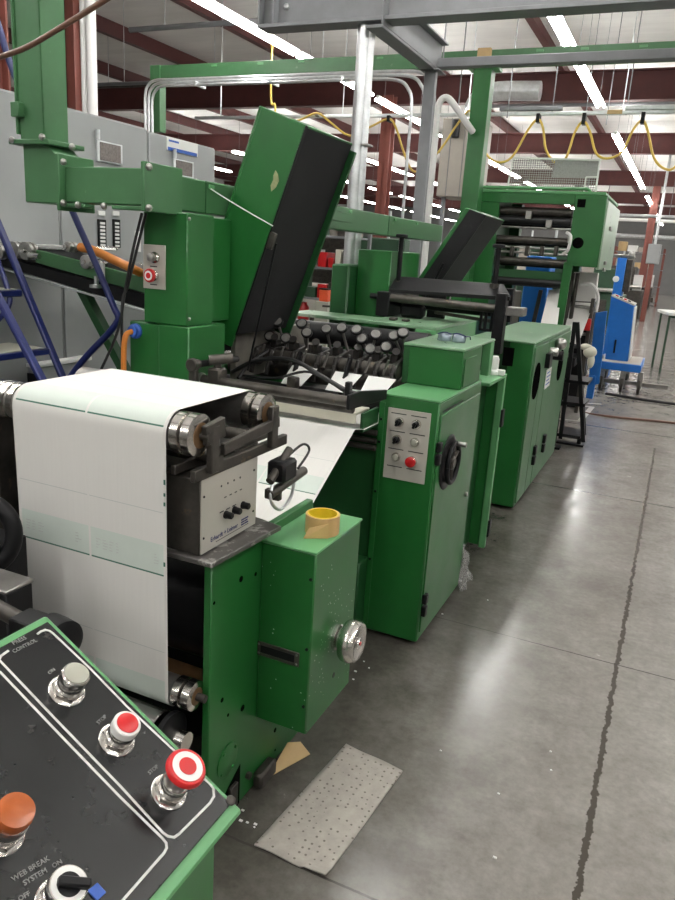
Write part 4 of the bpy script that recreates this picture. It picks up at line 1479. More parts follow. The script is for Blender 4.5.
b = MB().cyl((X1 + .01, p.y - .10, p.z + .01), (X1 + .07, p.y - .10, p.z + .01), .03, n=16, bev=.003).cyl((X1 + .03, p.y - .2, p.z), (X1 + .03, p.y + .2, p.z + .02), .014)
b.ball((X1 + .05, p.y + .12, p.z + .05), .045)
b.build('sensor_fitting', CHROMED, c2)
MB().cyl((X1 + .01, p.y + .05, p.z - .03), (X1 + .09, p.y + .05, p.z - .03), .035, n=16, bev=.003).build('sensor_body', BLACK, c2)

# ================================================================== FAR PRINTING TOWER
ft = thing('roller_tower', 'tall green roller tower at the far end of the press, open front full of rollers', 'printing press unit', (-1.5, 8.7, 0))
FY0, FY1 = 8.0, 9.45
zt = at(560, 194, y=FY0).z
zb = at(572, 263, y=FY0).z - .03
xl, xr, xm = at(481, 200, y=FY0).x, -.803, at(573, 215, y=FY0).x
MB().box(xm, xr - .012, FY0, FY0 + .05, zb, zt, .006).build('cheek_plate', GREEN, ft)
MB().box(xr - .03, xr, FY0 + .052, FY1, zb - .02, zt - .04, .006).build('side_cover', GREENLIT, ft)
MB().box(xl, xr - .031, FY0 + .0, FY1, zt + .001, zt + .03, .004).build('roof_plate', GREENL, ft)
MB().box(xl, xm + .0, FY0, FY0 + .05, at(520, 203, y=FY0).z, zt, .005).build('head_beam', GREEN, ft)
MB().box(xl, xl + .20, FY0, FY0 + .05, 1.05, zt - .10, .005).build('cheek_plate', GREEN, ft)
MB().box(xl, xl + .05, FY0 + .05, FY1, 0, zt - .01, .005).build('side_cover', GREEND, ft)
b = MB().prism([at(564, 262, y=FY0), at(573, 262, y=FY0), at(561, 335, y=FY0), at(553, 335, y=FY0)], (0, .04, 0), .003)
b.build('web_leg', GREEN, ft)
z_ = at(510, 273, y=FY0).z
MB().box(xl + .2, xm + .04, FY0 + .10, FY0 + .16, z_ - .06, z_ + .04, .004).build('cross_beam', GREEND, ft)
rl = [(211.5, .042, 503, 569, STEELD), (220.5, .045, 495, 569, RUBBER), (228, .012, 505, 572, CHROMED), (240, .036, 498, 563, STEELD), (248, .012, 500, 565, CHROMED), (253, .012, 500, 565, CHROMED), (261, .038, 478, 567, STEELD), (281, .040, 482, 557, RUBBER)]
for py, r, xa, xb in [(q[0], q[1], q[2], q[3]) for q in rl]:
    p, q = at(xa, py - 1.5, y=FY0 + .10), at(xb, py + 1.5, y=FY0 + .10)
    zz = (p.z + q.z) / 2
    mt = [t_[4] for t_ in rl if t_[0] == py][0]
    rr = MB().cyl((xl + .06, FY0 + .12, zz), (xm - .02, FY0 + .12, zz), r, n=22, bev=.003).build('roller' if r > .02 else 'cross_rod', mt, ft)
    MB().cyl((xm - .02, FY0 + .12, zz), (xm + .02, FY0 + .12, zz), .014, n=10).build('journal', CHROMED, rr)
    if r > .02:
        MB().cyl((xl + .06, FY0 + .45, zz - .02), (xm - .0, FY0 + .45, zz - .02), r, n=18).build('web_roller', RUBBER, rr)
for px, py in ((529, 214), (571, 238), (549, 223)):
    p = at(px, py, y=FY0 + .06)
    MB().box(p.x - .03, p.x + .03, FY0 + .03, FY0 + .08, p.z - .05, p.z + .03, .006).build('clamp_bracket', CHROMED, ft)
for px in (512, 527, 542, 556):
    p = at(px, 250, y=FY0 + .1)
    MB().box(p.x - .02, p.x + .02, FY0 + .08, FY0 + .15, p.z - .06, p.z + .04, .006).build('bearing_block', STEELD, ft)
p = at(571, 240, y=FY0)
b = MB().tube([(p.x - .05, FY0 - .02, p.z + .07), (p.x, FY0 - .05, p.z + .03), (p.x - .01, FY0 - .05, p.z - .10), (p.x - .06, FY0 - .02, p.z - .14)], .016)
b.build('air_hose', WHITE, ft)
p = at(578, 243, y=FY0)
MB().lathe((p.x, FY0 + .002, p.z), -Y, [(.055, 0), (.055, .006), (.045, .008)], 28).build('round_port', HOLE, ft)
a, c_ = at(578, 199, y=FY0), at(585, 207.5, y=FY0)
MB().box(a.x, c_.x, FY0 - .006, FY0, c_.z, a.z, .001).build('slot', HOLE, ft)
b = MB().cyl(at(481, 187, y=FY0 + .03), at(588, 189, y=FY0 + .03), .016, n=12)
b.cyl(at(588, 189, y=FY0 + .03), at(594, 196, y=FY0 + .03), .014, n=12)
b.build('top_rail', GREENL, ft)
p = at(606, 240, x=xr)
for dz in (.1, -.25, -.32):
    MB().box(xr, xr + .02, FY0 + .45, FY0 + .62, p.z + dz, p.z + dz + .04, .004).build('side_handle', CHROMED, ft)
b = MB()
for px in (556, 561, 566):
    b.cyl(at(px + 12, 273, y=8.6), at(px + 2, 335, y=8.6), .022, n=12)
b.build('air_pipes', STEELD, ft)
# legs to the floor
for lx in (xl + .06, xm - .14):
    MB().box(lx, lx + .12, FY1 - .2, FY1 - .05, 0, zt - .02, .005).build('leg', GREEND, ft)
# mesh guard on the tower
mg = thing('mesh_guard', 'white-framed wire mesh guard standing on top of the far green tower', 'guard panel', (-1.45, 8.6, zt + .03))
a, b2, c_, d_ = at(513, 158, y=8.6), at(600, 160, y=8.6), at(596, 190, y=8.6), at(507, 188, y=8.6)
zl = zt + .031
d_ = V((d_.x, 8.6, zl))
c_ = V((c_.x, 8.6, zl))
b = MB().bar(a, b2, .015, .018).bar(b2, c_, .015, .018, up=X).bar(d_, a, .015, .018, up=X).bar(d_, c_, .012, .012)
e1, e2 = at(586, 177, y=8.6), at(597, 177, y=8.6)
b.bar(e1, e2, .012, .014).bar(e1, (e1.x, 8.6, zl), .012, .014, up=X)
b.build('frame', WHITE, mg)
MB().prism([a, b2, c_, d_], (0, .003, 0)).build('mesh', MESHM, mg)

# paper webs and stands behind the second cabinet
o = MB().prism([at(549, 290, y=8.3), at(562, 288, y=8.3), at(556, 336, y=7.6), at(538, 334, y=7.6)], (0, .002, .001)).build('paper_web', PAPER, None, (-1.5, 8, 1))
tag(o, 'narrow white paper web slanting down left of the green web leg', 'paper')
o = MB().prism([at(574, 272, y=8.9), at(598, 273, y=8.9), at(595, 302, y=8.9), at(572, 301, y=8.9)], (0, .12, 0), .003)
o.prism([at(571, 302, y=8.9), at(594, 303, y=8.9), at(578, 345, y=8.2), at(562, 340, y=8.2)], (0, .003, .001))
o = o.build('paper_stack', PAPER, None, (-1, 8.9, 1))
tag(o, 'stack of folded white paper coming off the far side of the tower', 'paper')
ds = thing('delivery_stand', 'dark delivery stand with pipes beneath the far green tower', 'machine', (-1.0, 8.6, 0))
b = MB().box(-1.35, -.88, 9.05, 9.25, .0, 1.30, .01).box(-1.35, -.95, 8.5, 9.0, .55, .65, .005)
b.build('body', BLACK, ds)
for zz in (.75, .9, 1.05, 1.2):
    MB().cyl((-1.3, 8.75, zz), (-.86, 8.75, zz), .018, n=10).build('rod', CHROMED, ds)
b = MB().box(-.90, -.86, 8.72, 8.80, 0, 1.30, .004).box(-1.34, -1.30, 8.72, 8.80, 0, 1.30, .004)
b.build('frame', STEELD, ds)
b = MB().tube([at(580, 285, y=8.6), at(592, 285, y=8.6), at(598, 296, y=8.6), at(596, 312, y=8.6)], .018)
b.build('white_pipe', WHITE, ds)
MB().box(-.93, -.86, 8.66, 8.71, .95, 1.08, .005).build('red_switch', RED, ds)

# black folded step frame at the cabinet's end
bs = thing('step_frame', 'black folding steel frame leaning by the far end of the two-door cabinet', 'step stool', (-.75, 7.0, 0))
q = lambda px, py, y: at(px, py, y=y)
b = MB()
for yy_ in (6.85, 7.15):
    p0, p1, p2 = q(575, 322, yy_), q(590, 400, yy_), q(562, 405, yy_)
    b.bar((p0.x + .02, yy_, p0.z), (p1.x, yy_, .10), .035, .04, up=Y)
    b.bar((p0.x, yy_, p0.z), (p2.x + .03, yy_, .10), .035, .04, up=Y)
b.build('side_rails', BLACK, bs)
for zz in (.12, .42, .62):
    MB().box(-.83, -.62, 6.83, 7.17, zz, zz + .03, .004).build('tread', BLACK, bs)
MB().cyl((-.84, 6.86, .01), (-.84, 6.86, .35), .014).box(-.88, -.78, 6.80, 6.92, 0, .02, .004).build('foot', BLACK, bs)
MB().box(-.86, -.6, 7.05, 7.15, 0, .02, .004).cyl((-.65, 7.1, .01), (-.65, 7.1, .14), .02).build('foot', BLACK, bs)
gl = q(590, 352, 6.95)
b = MB().ball(gl, .06, 1, .7, .9).ball(gl + V((-.04, 0, .04)), .045, 1.2, .7, .7).ball(gl + V((.02, 0, -.08)), .04, .8, .7, 1.6)
o = b.build('rag', CREAM, None, gl)
tag(o, 'bunched cream rag hung on the black folding frame', 'rag')

# ================================================================== BLUE MACHINES ON THE AISLE
bt = thing('blue_trolley', 'bright blue wheeled trolley with a sloping control cabinet in the aisle', 'trolley', (-.7, 10.9, 0))
y0_ = 10.6
A_, B_ = at(596, 366, y=y0_), at(643, 366, y=y0_)
zd = B_.z
MB().box(A_.x, B_.x - .02, y0_, y0_ + 1.0, zd - .10, zd, .006).build('deck', BLUE, bt)
MB().box(A_.x + .02, B_.x - .04, y0_ + .02, y0_ + .98, zd, zd + .006, .002).build('deck_mat', BEIGE, bt)
yc = y0_ + .25
p0, p1, p2, p3 = at(605, 360, y=yc), at(628, 360, y=yc), at(634, 306, y=yc), at(611, 296, y=yc)
zq = zd + .006
b = MB().prism([(p0.x, yc, zq), (p1.x, yc, zq), (p2.x, yc, p2.z), (p3.x, yc, p3.z)], (0, .55, 0), .006)
b.build('control_cabinet', BLUE, bt)
nv = V((p2.x - p3.x, 0, p2.z - p3.z)).normalized()
nn = V((-nv.z, 0, nv.x))
c_ = (V(p2) + V(p3)) / 2
c_.y = yc + .275
pn = MB().obox(c_ + nn * .010, nv * ((V(p2) - V(p3)).length / 2), Y * .27, nn * .010, .002).build('sloped_panel', ALU, bt)
for i in range(4):
    MB().lathe(c_ + nn * .02 + nv * (-.1 + .06 * i) - Y * .15, nn, [(.02, 0), (.02, .015)], 12).build('button', BLACK if i % 2 else RED, pn)
MB().obox(V(((p1.x + p2.x) / 2 + .008, yc + .275, (zq + p2.z) / 2)), V((p2.x - p1.x, 0, p2.z - zq)) / 2 * .95, Y * .26, X * .006, .002).build('side_panel', WHITE, bt)
for px in (601, 622, 640):
    p = at(px, 380, y=y0_ + .1)
    w_ = MB().cyl((p.x - .02, y0_ + .1, .10), (p.x + .02, y0_ + .1, .10), .10, n=24, bev=.01)
    w_.build('wheel', STEELD, bt)
    MB().box(p.x - .035, p.x + .035, y0_ + .07, y0_ + .13, .085, zd - .10, .004).build('caster_fork', CHROMED, bt)
for dx in (0, .3):
    MB().cyl((A_.x + .05 + dx, y0_ + .9, .085), (A_.x + .09 + dx, y0_ + .9, .085), .085, n=20, bev=.01).build('wheel', STEELD, bt)
    MB().box(A_.x + .035 + dx, A_.x + .105 + dx, y0_ + .87, y0_ + .93, .085, zd - .10, .004).build('caster_fork', CHROMED, bt)
b = MB().bar((A_.x - .05, y0_ + .2, .12), (B_.x + .35, y0_ + .2, .13), .06, .05)
b.build('tow_bar', STEEL, bt)
for i in range(3):
    MB().lathe((p0.x - .10 + i * .055, yc + .06, zq), Z, [(.02, 0), (.02, .03), (.012, .035), (.012, .06)], 10).build('valve', CHROMED, bt)
MB().cyl((p0.x + .10, yc - .005, zq + .10), (p0.x + .10, yc - .005, zq + .28), .012).build('door_handle', BLACK, bt)
# blue splitter with tall blue back behind it
bm_ = thing('blue_column_machine', 'tall blue machine column with a round gauge behind the blue trolley', 'machine', (-.95, 12.0, 0))
y2 = 12.0
p0, p1 = at(611, 300, y=y2), at(627, 258, y=y2)
MB().box(p0.x, p1.x - .0, y2, y2 + .35, .0, p1.z, .01).build('column', BLUE, bm_)
p = at(616, 279, y=y2)
MB().lathe((p.x, y2, p.z), -Y, [(.045, 0), (.045, .03), (.03, .034)], 18).build('gauge', WHITE, bm_)
MB().box(p1.x, p1.x + .09, y2 + .03, y2 + .3, 1.3, p1.z - .02, .01).build('side_box', STEELD, bm_)
b = MB().box(p0.x - .1, p1.x + .1, y2 + .05, y2 + .3, p1.z, p1.z + .05, .01).ball((p1.x + .05, y2 + .15, p1.z + .06), .05)
b.build('cap', CHROMED, bm_)
bp_ = thing('blue_side_guard', 'blue sheet-metal guard leaning left of the trolley beside the black frame', 'guard panel', (-.85, 9.8, 0))
y3 = 9.85
MB().prism([at(595, 313, y=y3), at(607, 311, y=y3), at(599, 384, y=y3), (at(580, 382, y=y3).x, y3, 0.0), (at(592, 382, y=y3).x + .0, y3, 0.0)][:3] + [at(588, 386, y=y3)], (0, .05, 0), .004).build('sheet', BLUE, bp_)
MB().box(at(590, 370, y=y3).x, at(597, 370, y=y3).x, y3 - .01, y3 + .10, 0, .30, .004).build('foot', BLUE, bp_)
b2_ = thing('blue_cabinet', 'blue machine cabinet seen through the open front of the far tower', 'machine', (-1.75, 9.9, 0))
p0, p1 = at(519, 320, y=9.9), at(552, 257, y=9.9)
MB().box(p0.x, p1.x, 9.9, 10.3, 0, p1.z, .01).build('body', BLUE, b2_)
MB().bar(at(533, 325, y=9.85), at(541, 290, y=9.85), .05, .03, up=Y).build('strut', STEELD, b2_)
# hoses on the floor
o = MB().tube([at(588, 375, y=9.6), (-.95, 9.4, .2), (-.85, 8.9, .012), (-.5, 8.75, .012), (.3, 8.9, .012), (1.6, 8.6, .012)], .014, 8).build('floor_hose', BROWNH, None, (0, 8.8, 0))
tag(o, 'reddish brown hose running across the floor from the blue trolley to the right', 'hose')
o = MB().tube([(-.7, 10.3, .02), (0, 10.2, .016), (1.0, 10.3, .016), (2.2, 9.9, .016)], .018, 8).build('floor_cable', CABLE, None, (0, 10.2, 0))
tag(o, 'thick black cable crossing the aisle floor beyond the brown hose', 'cable')

# ================================================================== FLOOR THINGS
pts = [at(254, 846, z=0), at(325, 879, z=0), at(403, 772, z=0), at(346, 745, z=0)]
b = MB()
N_ = 14
g = []
for i in range(N_ + 1):
    row = []
    for j in range(N_ + 1):
        u_, v_ = i / N_, j / N_
        p = (pts[0] * (1 - u_) + pts[3] * u_) * (1 - v_) + (pts[1] * (1 - u_) + pts[2] * u_) * v_
        row.append(b.bm.verts.new((p.x, p.y, .006 + .0035 * math.sin(u_ * 9 + 1) * math.sin(v_ * 7) + (.010 if i == 0 and j > 9 else 0))))
    g.append(row)
for i in range(N_):
    for j in range(N_):
        b.bm.faces.new((g[i][j], g[i][j + 1], g[i + 1][j + 1], g[i + 1][j]))
pad = b.build('absorbent_pad', PAD, None, (-.7, 1.75, 0), 80)
md = pad.modifiers.new('thickness', 'SOLIDIFY')
md.thickness = .005
tag(pad, 'grey dimpled absorbent pad lying on the concrete in front of the infeed stand', 'floor mat')
a, b_, c_ = at(268, 779, z=0), at(310, 755, z=0), at(287, 752, z=0)
b = MB().prism([a + Z * .004, b_ + Z * .002, at(300, 750, z=0) + Z * .03, c_ + Z * .035], (0, 0, .003))
o = b.build('kraft_scrap', TAN, None, a)
tag(o, 'folded scrap of brown kraft paper on the floor by the infeed stand foot', 'paper scrap')
for i in range(16):
    px, py = random.choice([(random.uniform(350, 372), random.uniform(660, 690)), (random.uniform(375, 560), random.uniform(580, 860)), (random.uniform(240, 270), random.uniform(800, 840))])
    p = at(px, py, z=0)
    r = random.uniform(.003, .006)
    o = MB().box(p.x - r, p.x + r, p.y - r * .7, p.y + r * .7, .0005, .004, .001).build('paper_chip', LABEL, None, (p.x, p.y, 0))
    tag(o, 'tiny white paper chip on the concrete floor', 'paper chip', 'paper chips on the floor')
b = MB()
P_ = [at(*q, z=0) for q in ((563, 404), (592, 407), (580, 421), (560, 419))]
for a, c_ in zip(P_, P_[1:]):
    b.strip([a, c_], .06, Z, .001)
b.strip([at(560, 419, z=0), at(577, 421, z=0)], .06, Z, .001)
b.strip([at(584, 403, z=0), at(600, 404, z=0)], .05, Z, .001)
o = b.build('floor_marking', mat('floor_tape', (0.42, 0.40, 0.37), .6, 0, .1, 8), None, (P_[0].x, P_[0].y, 0))
tag(o, 'faded white tape corner on the floor beyond the two-door cabinet', 'floor marking')

# ================================================================== LEFT: CABINETS, LADDER, CONVEYOR
for i, (ya, yb, zt_, lab) in enumerate(((1.2, 3.03, 2.268, 'wide plain grey electrical cabinet at the left edge behind the blue ladder'),
                                        (3.035, 3.74, 2.262, 'grey electrical cabinet with one mesh window and two black index strips'),
                                        (3.745, 4.45, 2.250, 'grey electrical cabinet with white notice, rightmost of the grey row'))):
    t = thing('electrical_cabinet', lab, 'electrical cabinet', (-3.3, (ya + yb) / 2, 0), None)
    MB().box(-3.6, -3.012, ya, yb, 0, zt_, .004).build('body', GREY, t)
    MB().box(-3.012, -3.0, ya + .008, yb - .008, .06, zt_ - .008, .004).build('door', GREY, t)
    wins = {1: ((95, 138.5, 121, 165),), 2: ((172, 157, 192, 178),)}.get(i, ())
    for a in wins:
        p, q_ = at(a[0], a[1] + 1, x=-3.0), at(a[2], a[3], x=-3.0)
        f_ = MB().box(-3.0, -2.985, p.y, q_.y, q_.z - .004, p.z, .003).build('window_frame', GALV, t)
        MB().box(-2.987, -2.982, p.y + .02, q_.y - .02, q_.z + .004, p.z - .008, .001).build('mesh_screen', mat('mesh_screen%d' % i, (0.16, 0.14, 0.13), .7, 0, .4, 90), f_)
        MB().cyl((-2.98, p.y + .0, p.z - .0), (-2.98, p.y + .0, p.z + .05), .012).build('lifting_pin', GALV, t)
    if i == 1:
        for a in ((97, 218, 105.5, 247), (112, 218, 119.5, 248)):
            p, q_ = at(a[0], a[1] + 1, x=-3.0), at(a[2], a[3], x=-3.0)
            s_ = MB().box(-3.0, -2.990, p.y, q_.y, q_.z, p.z, .002).build('index_strip', BLACK, t)
            b = MB()
            for r_ in range(7):
                zz = q_.z + (p.z - q_.z) * (r_ + .55) / 7.6
                b.box(-2.9905, -2.9885, p.y + .012, q_.y - .012, zz - .006, zz + .006, 0)
            b.build('index_tabs', LABEL, s_)
            MB().box(-3.0, -2.992, p.y + .004, q_.y - .004, p.z + .02, p.z + .045, .001).build('tag', LABEL, t)
        p = at(138, 238, x=-3)
        MB().box(-3.0, -2.994, p.y - .03, p.y + .02, p.z - .08, p.z + .04, .001).build('warning_tag', LABEL, t)
    if i == 2:
        p, q_ = at(166, 136, x=-3.0), at(197, 158, x=-3.0)
        n_ = MB().box(-3.0, -2.994, p.y, q_.y, at(167, 150, x=-3).z, p.z - .0, .001).build('notice', LABEL, t)
        MB().box(-2.9945, -2.9925, p.y + .01, q_.y - .01, at(167, 150, x=-3).z, at(167, 146.5, x=-3).z, 0).build('notice_band', LBLUE, n_)
        b = MB()
        b.box(-2.9945, -2.993, p.y + .02, p.y + .12, at(167, 141, x=-3).z, at(167, 139, x=-3).z, 0)
        b.build('notice_text', LBLUE, n_)

# low grey box under the ladder
o = thing('tool_chest', 'low grey metal chest standing behind the blue ladder', 'chest', (-2.75, 2.8, 0))
p = at(35, 368, y=2.75)
MB().box(-3.0 + .02, p.x, 2.75, 3.15, 0, p.z, .006).build('body', GREY, o)
MB().box(-2.98, p.x + .01, 2.74, 3.15, p.z, p.z + .02, .004).build('lid', WHITE, o)
MB().box(-2.90, p.x - .05, 2.742, 2.751, p.z - .09, p.z - .03, .002).build('recess', BLACK, o)

ld = thing('rolling_ladder', 'dark blue rolling step ladder with tubular handrail at the left edge', 'ladder', (-2.4, 2.3, 0))
ya, yb = 2.43, 2.02


def rail_line(px0, py0, px1, py1, y):
    a, c_ = at(px0, py0, y=y), at(px1, py1, y=y)
    d = (c_ - a)
    e = c_ + d * ((0.06 - c_.z) / d.z)
    s_ = a - d * .33
    return s_, e


ra = rail_line(0, 228, 68, 390, ya)
rb = rail_line(0, 300, 45, 385, yb)
for s_, e in (ra, rb):
    MB().bar(s_, e, .022, .034, up=Y, bev=.005).build('side_rail', NAVY, ld)
    MB().lathe((e.x, e.y, 0), Z, [(.025, 0), (.025, .07)], 12).build('rubber_foot', BLACK, ld)
for px, py in ((28, 292), (55, 350)):
    p = at(px, py, y=ya)
    pr2 = p
    x0_ = p.x - .02
    tdm = MB().box(x0_ - .22, x0_ + .01, yb + .02, ya - .02, p.z - .02, p.z + .008, .004).build('tread', NAVY, ld)
    MB().box(x0_ - .21, x0_, yb + .04, ya - .04, p.z + .008, p.z + .012, .001).build('grip_mat', GREYBTN, tdm)
zz = .75
for q in (.80, .50, .22):
    t_ = (ra[0].z - q) / (ra[0].z - ra[1].z)
    p = ra[0] + (ra[1] - ra[0]) * t_
    MB().box(p.x - .24, p.x - .01, yb + .02, ya - .02, q - .02, q + .008, .004).build('tread', NAVY, ld)
yh = 2.44
pts = [at(52, 155, y=yh), at(70, 205, y=yh), at(95, 262, y=yh), at(113, 305, y=yh), at(118, 316, y=yh), at(117, 322, y=yh), at(108, 334, y=yh), at(85, 358, y=yh), at(64, 385, y=yh)]
MB().tube(pts, .014, 10).build('handrail', NAVY, ld)
pts = [at(-8, 5, y=yb), at(0, 30, y=yb), at(10, 62, y=yb), at(20, 92, y=2.5)]
MB().tube([at(-10, 0, y=2.5), at(0, 30, y=2.5), at(10, 63, y=2.5), at(30, 110, y=2.5), at(52, 155, y=2.44)], .014, 10).build('handrail', NAVY, ld)
pts = [at(-6, 250, y=2.40), at(8, 290, y=2.36), at(9, 305, y=2.34), at(0, 318, y=2.32), at(-12, 330, y=2.32)]
MB().tube(pts, .012, 8).build('handrail', NAVY, ld)

cv = thing('belt_conveyor', 'sloping green-sided belt conveyor rising to the left behind the ladder', 'conveyor', (-2.8, 2.95, 0))
cy0, cy1 = 2.575, 2.86


def cl(px, py, y=None):
    return at(px, py, y=cy0 if y is None else y)


a, c_ = cl(137, 283), cl(35, 256)
dd = (a - c_).normalized()
a2 = a + dd * .10
c2_ = c_ - dd * .025
MB().prism([c_ + Z * .030, a2 + Z * .030, a2 - Z * .035, c_ - Z * .03], (0, .02, 0), .003).build('side_rail', GREENF, cv)
MB().prism([cl(0, 256) - dd * .02, cl(137, 292) + dd * .08, cl(137, 307) + dd * .08, cl(0, 266) - dd * .02], (0, cy1 - cy0, 0), .004).build('under_frame', BLACK, cv)
MB().prism([cl(0, 266.5) - dd * .02, cl(137, 307.5) + dd * .08, cl(137, 309.5) + dd * .08, cl(0, 268.5) - dd * .02], (0, -.012, 0), .002).build('frame_edge', GALV, cv)
MB().prism([cl(0, 244, cy0 + .03) - dd * .02, cl(30, 244, cy0 + .03), cl(78, 246, cy0 + .03), cl(80, 249, cy0 + .03), cl(30, 246.5, cy0 + .03), cl(0, 246.5, cy0 + .03) - dd * .02], (0, .24, 0), .001).build('belt', WHITE, cv)
MB().prism([cl(0, 248, cy0 + .05) - dd * .02, cl(76, 251, cy0 + .05), cl(137, 273, cy0 + .05), cl(137, 283, cy0 + .05), cl(0, 256, cy0 + .05) - dd * .02], (0, .2, 0), .001).build('bed', GREYD, cv)
for px, py, r in ((3, 252, .035), (18, 250, .038), (30, 251, .040), (72, 247, .022), (90, 262, .030), (98, 264, .016)):
    p = cl(px, py)
    MB().lathe((p.x, cy0 - .035, p.z), Y, [(r * .5, 0), (r, .004), (r, .022), (r * .7, .026), (r * .7, .03), (r, .034), (r, .05)], 22).build('pulley', CHROMED, cv)
    MB().cyl((p.x, cy0 - .045, p.z), (p.x, cy1, p.z), .010, n=10).build('axle', CHROME, cv)
p = cl(38, 254)
MB().cyl((p.x, cy0 - .05, p.z - .005), (p.x + .06, cy0 - .05, p.z - .008), .012).build('tension_screw', CHROME, cv)
p = cl(105, 270)
MB().box(p.x - .015, p.x + .02, cy0 - .03, cy0 - .02, p.z - .045, p.z + .03, .002).build('bracket', WHITE, cv)
p = cl(98, 283)
MB().lathe((p.x, cy0 - .01, p.z - .02), Z, [(.03, 0), (.03, .012), (.01, .016), (.01, .05)], 14).build('adjuster', GALV, cv)
pts = [cl(80, 247, cy0 - .02), cl(95, 251, cy0 - .02), cl(118, 262, cy0 - .02), cl(137, 271, cy0 - .02), cl(150, 278, cy0 + .2)]
MB().tube(pts, .019, 10).build('orange_guard_tube', ORCABLE, cv)
b = MB().bar(cl(82, 288, 2.70), cl(130, 380, 2.70), .04, .05, up=Y)
e_ = cl(130, 380, 2.70)
b.bar(e_, (e_.x, 2.70, 0), .04, .05, up=Y)
b.build('leg', GREEND, cv)

for i, (pts, lab) in enumerate((([at(142, 213, y=2.32), at(133, 250, y=2.30), at(126, 285, y=2.30), at(118, 330, y=2.28), at(100, 372, y=2.26), at(96, 380, y=2.26)], 'black cable hanging from the trunking left of the drive column'),
                                ([at(146, 213, y=2.33), at(138, 245, y=2.31), at(128, 285, y=2.31), at(122, 310, y=2.30)], 'second black cable hanging close against the drive column'))):
    q_ = pts[-1].copy()
    pts = pts + [V((q_.x, q_.y, q_.z - .4)), V((q_.x, q_.y, .01))]
    o = MB().tube(pts, .0055, 8).build('hanging_cable', CABLE, None, pts[-1])
    tag(o, lab, 'cable')

o = MB().tube([at(-20, 64, y=1.9), at(0, 57, y=1.9), at(25, 48, y=1.9), at(50, 34, y=1.9), at(105, 0, y=1.9), at(130, -18, y=1.9)], .0085, 10).build('hanging_hose', BROWNH, None, at(50, 34, y=1.9))
tag(o, 'brown hose crossing in front of the green trunking at upper left', 'hose')

# ================================================================== OVERHEAD STEEL
bm2 = thing('steel_beam', 'heavy grey steel beam crossing close overhead at the top of the view', 'steel beam', (-1.0, 5, 3.1))
b = MB().box(-2.98, 3.5, 4.92, 5.08, 3.10, 3.125, .003).box(-2.98, 3.5, 4.99, 5.01, 3.125, 3.55, .002).box(-2.98, 3.5, 4.92, 5.08, 3.55, 3.575, .003)
b.build('beam', BEAMG, bm2)
b = MB().box(-2.995, -2.98, 4.92, 5.08, 3.10, 3.58, .002)
b.box(-2.88, -2.865, 4.92, 4.99, 3.125, 3.55, .002)
b.build('end_plate', BEAMG, bm2)
for dz in (.12, .22):
    MB().lathe((-2.80, 4.99, 3.12 + dz), -Y, [(.02, 0), (.02, .015), (.012, .02)], 6).build('bolt', GALV, bm2)
MB().box(3.3, 3.5, 4.92, 5.08, 0, 3.10, .003).build('support_post', BEAMG, bm2)
xsl, xsr = at(423, 76, y=6.1).x, at(437.5, 75, y=6.1).x
b = MB().box(xsl, xsr, 4.90, 6.17, 3.05, 3.07, .003).box(xsr - .012, xsr, 4.90, 6.17, 3.07, 3.25, .002).box(xsl, xsr + .05, 5.085, 6.17, 3.25, 3.265, .003)
b.build('side_beam', BEAMG, bm2)
gc = thing('steel_column', 'square grey steel post under the overhead beam behind the press', 'column', (-2.1, 6.08, 0))
xa, xb = at(423.7, 80, y=6.02).x, at(435.5, 80, y=6.02).x
MB().box(xa, xb, 6.02, 6.07, 0, 3.04, .006).build('post', BEAMG, gc)
MB().box(xa - .03, xb + .03, 6.0, 6.19, 3.04, 3.05, .003).build('cap_plate', BEAMG, gc)
MB().box(xa - .05, xb + .05, 5.97, 6.22, 0, .015, .003).build('base_plate', BEAMG, gc)
z_ = at(437, 62, y=6.02).z
o = MB().box(xb + .0, 3.4, 6.03, 6.11, z_ - .035, z_ + .03, .004).box(3.3, 3.4, 6.03, 6.11, 0, z_ - .034, .004).build('steel_strut', BEAMG, None, (xb, 6.1, z_))
tag(o, 'slim grey steel strut running right from the square grey post', 'steel strut')

cc = thing('chrome_column', 'shiny silver pipe column behind the raised hood', 'column', (-2.3, 5.25, 0))
xa, xb = at(357.5, 40, y=5.04).x, at(374.5, 45, y=5.04).x
xm_ = (xa + xb) / 2
ztop = 3.098
for dx, r in ((-.034, .030), (.030, .032), (0, .034)):
    MB().cyl((xm_ + dx, 5.04 if dx else 5.0, .0), (xm_ + dx, 5.04 if dx else 5.0, ztop), r, n=20).build('pipe', GALV, cc)
for zz in (1.45, 2.35):
    MB().box(xm_ - .09, xm_ + .085, 4.99, 5.09, zz, zz + .012, .002).build('pipe_clamp', STEEL, cc)

gf = thing('green_gantry', 'green steel gantry on a square post carrying pipes high behind the press', 'gantry', (-2.1, 7.65, 0))
p0, p1 = at(151, 76, y=7.6), at(672, 47, y=7.6)
zb0, zb1 = at(475, 60, y=7.6).z, at(475, 47, y=7.6).z
z0g, z1g = 3.43, 3.57
xl_, xr_ = at(151, 76, y=7.6).x, 1.4
MB().box(xl_, xr_, 7.60, 7.72, z0g, z1g, .004).build('beam', GREENF, gf)
xa, xb = at(471, 100, y=7.58).x, at(488.5, 100, y=7.58).x
MB().box(xa, xb, 7.58, 7.74, 0, z0g - .01, .005).build('post', GREEN, gf)
MB().box(xa - .06, xb + .06, 7.56, 7.76, z0g - .03, z0g, .004).build('head_flange', GREENL, gf)
MB().box(xa + .02, xb - .02, 7.56, 7.60, z0g + .01, z1g + .01, .006).build('junction_box', TAN, gf)
MB().box(xl_, xl_ + .14, 7.58, 7.70, at(150, 132, y=7.6).z, z1g, .004).build('drop_post', GREENF, gf)
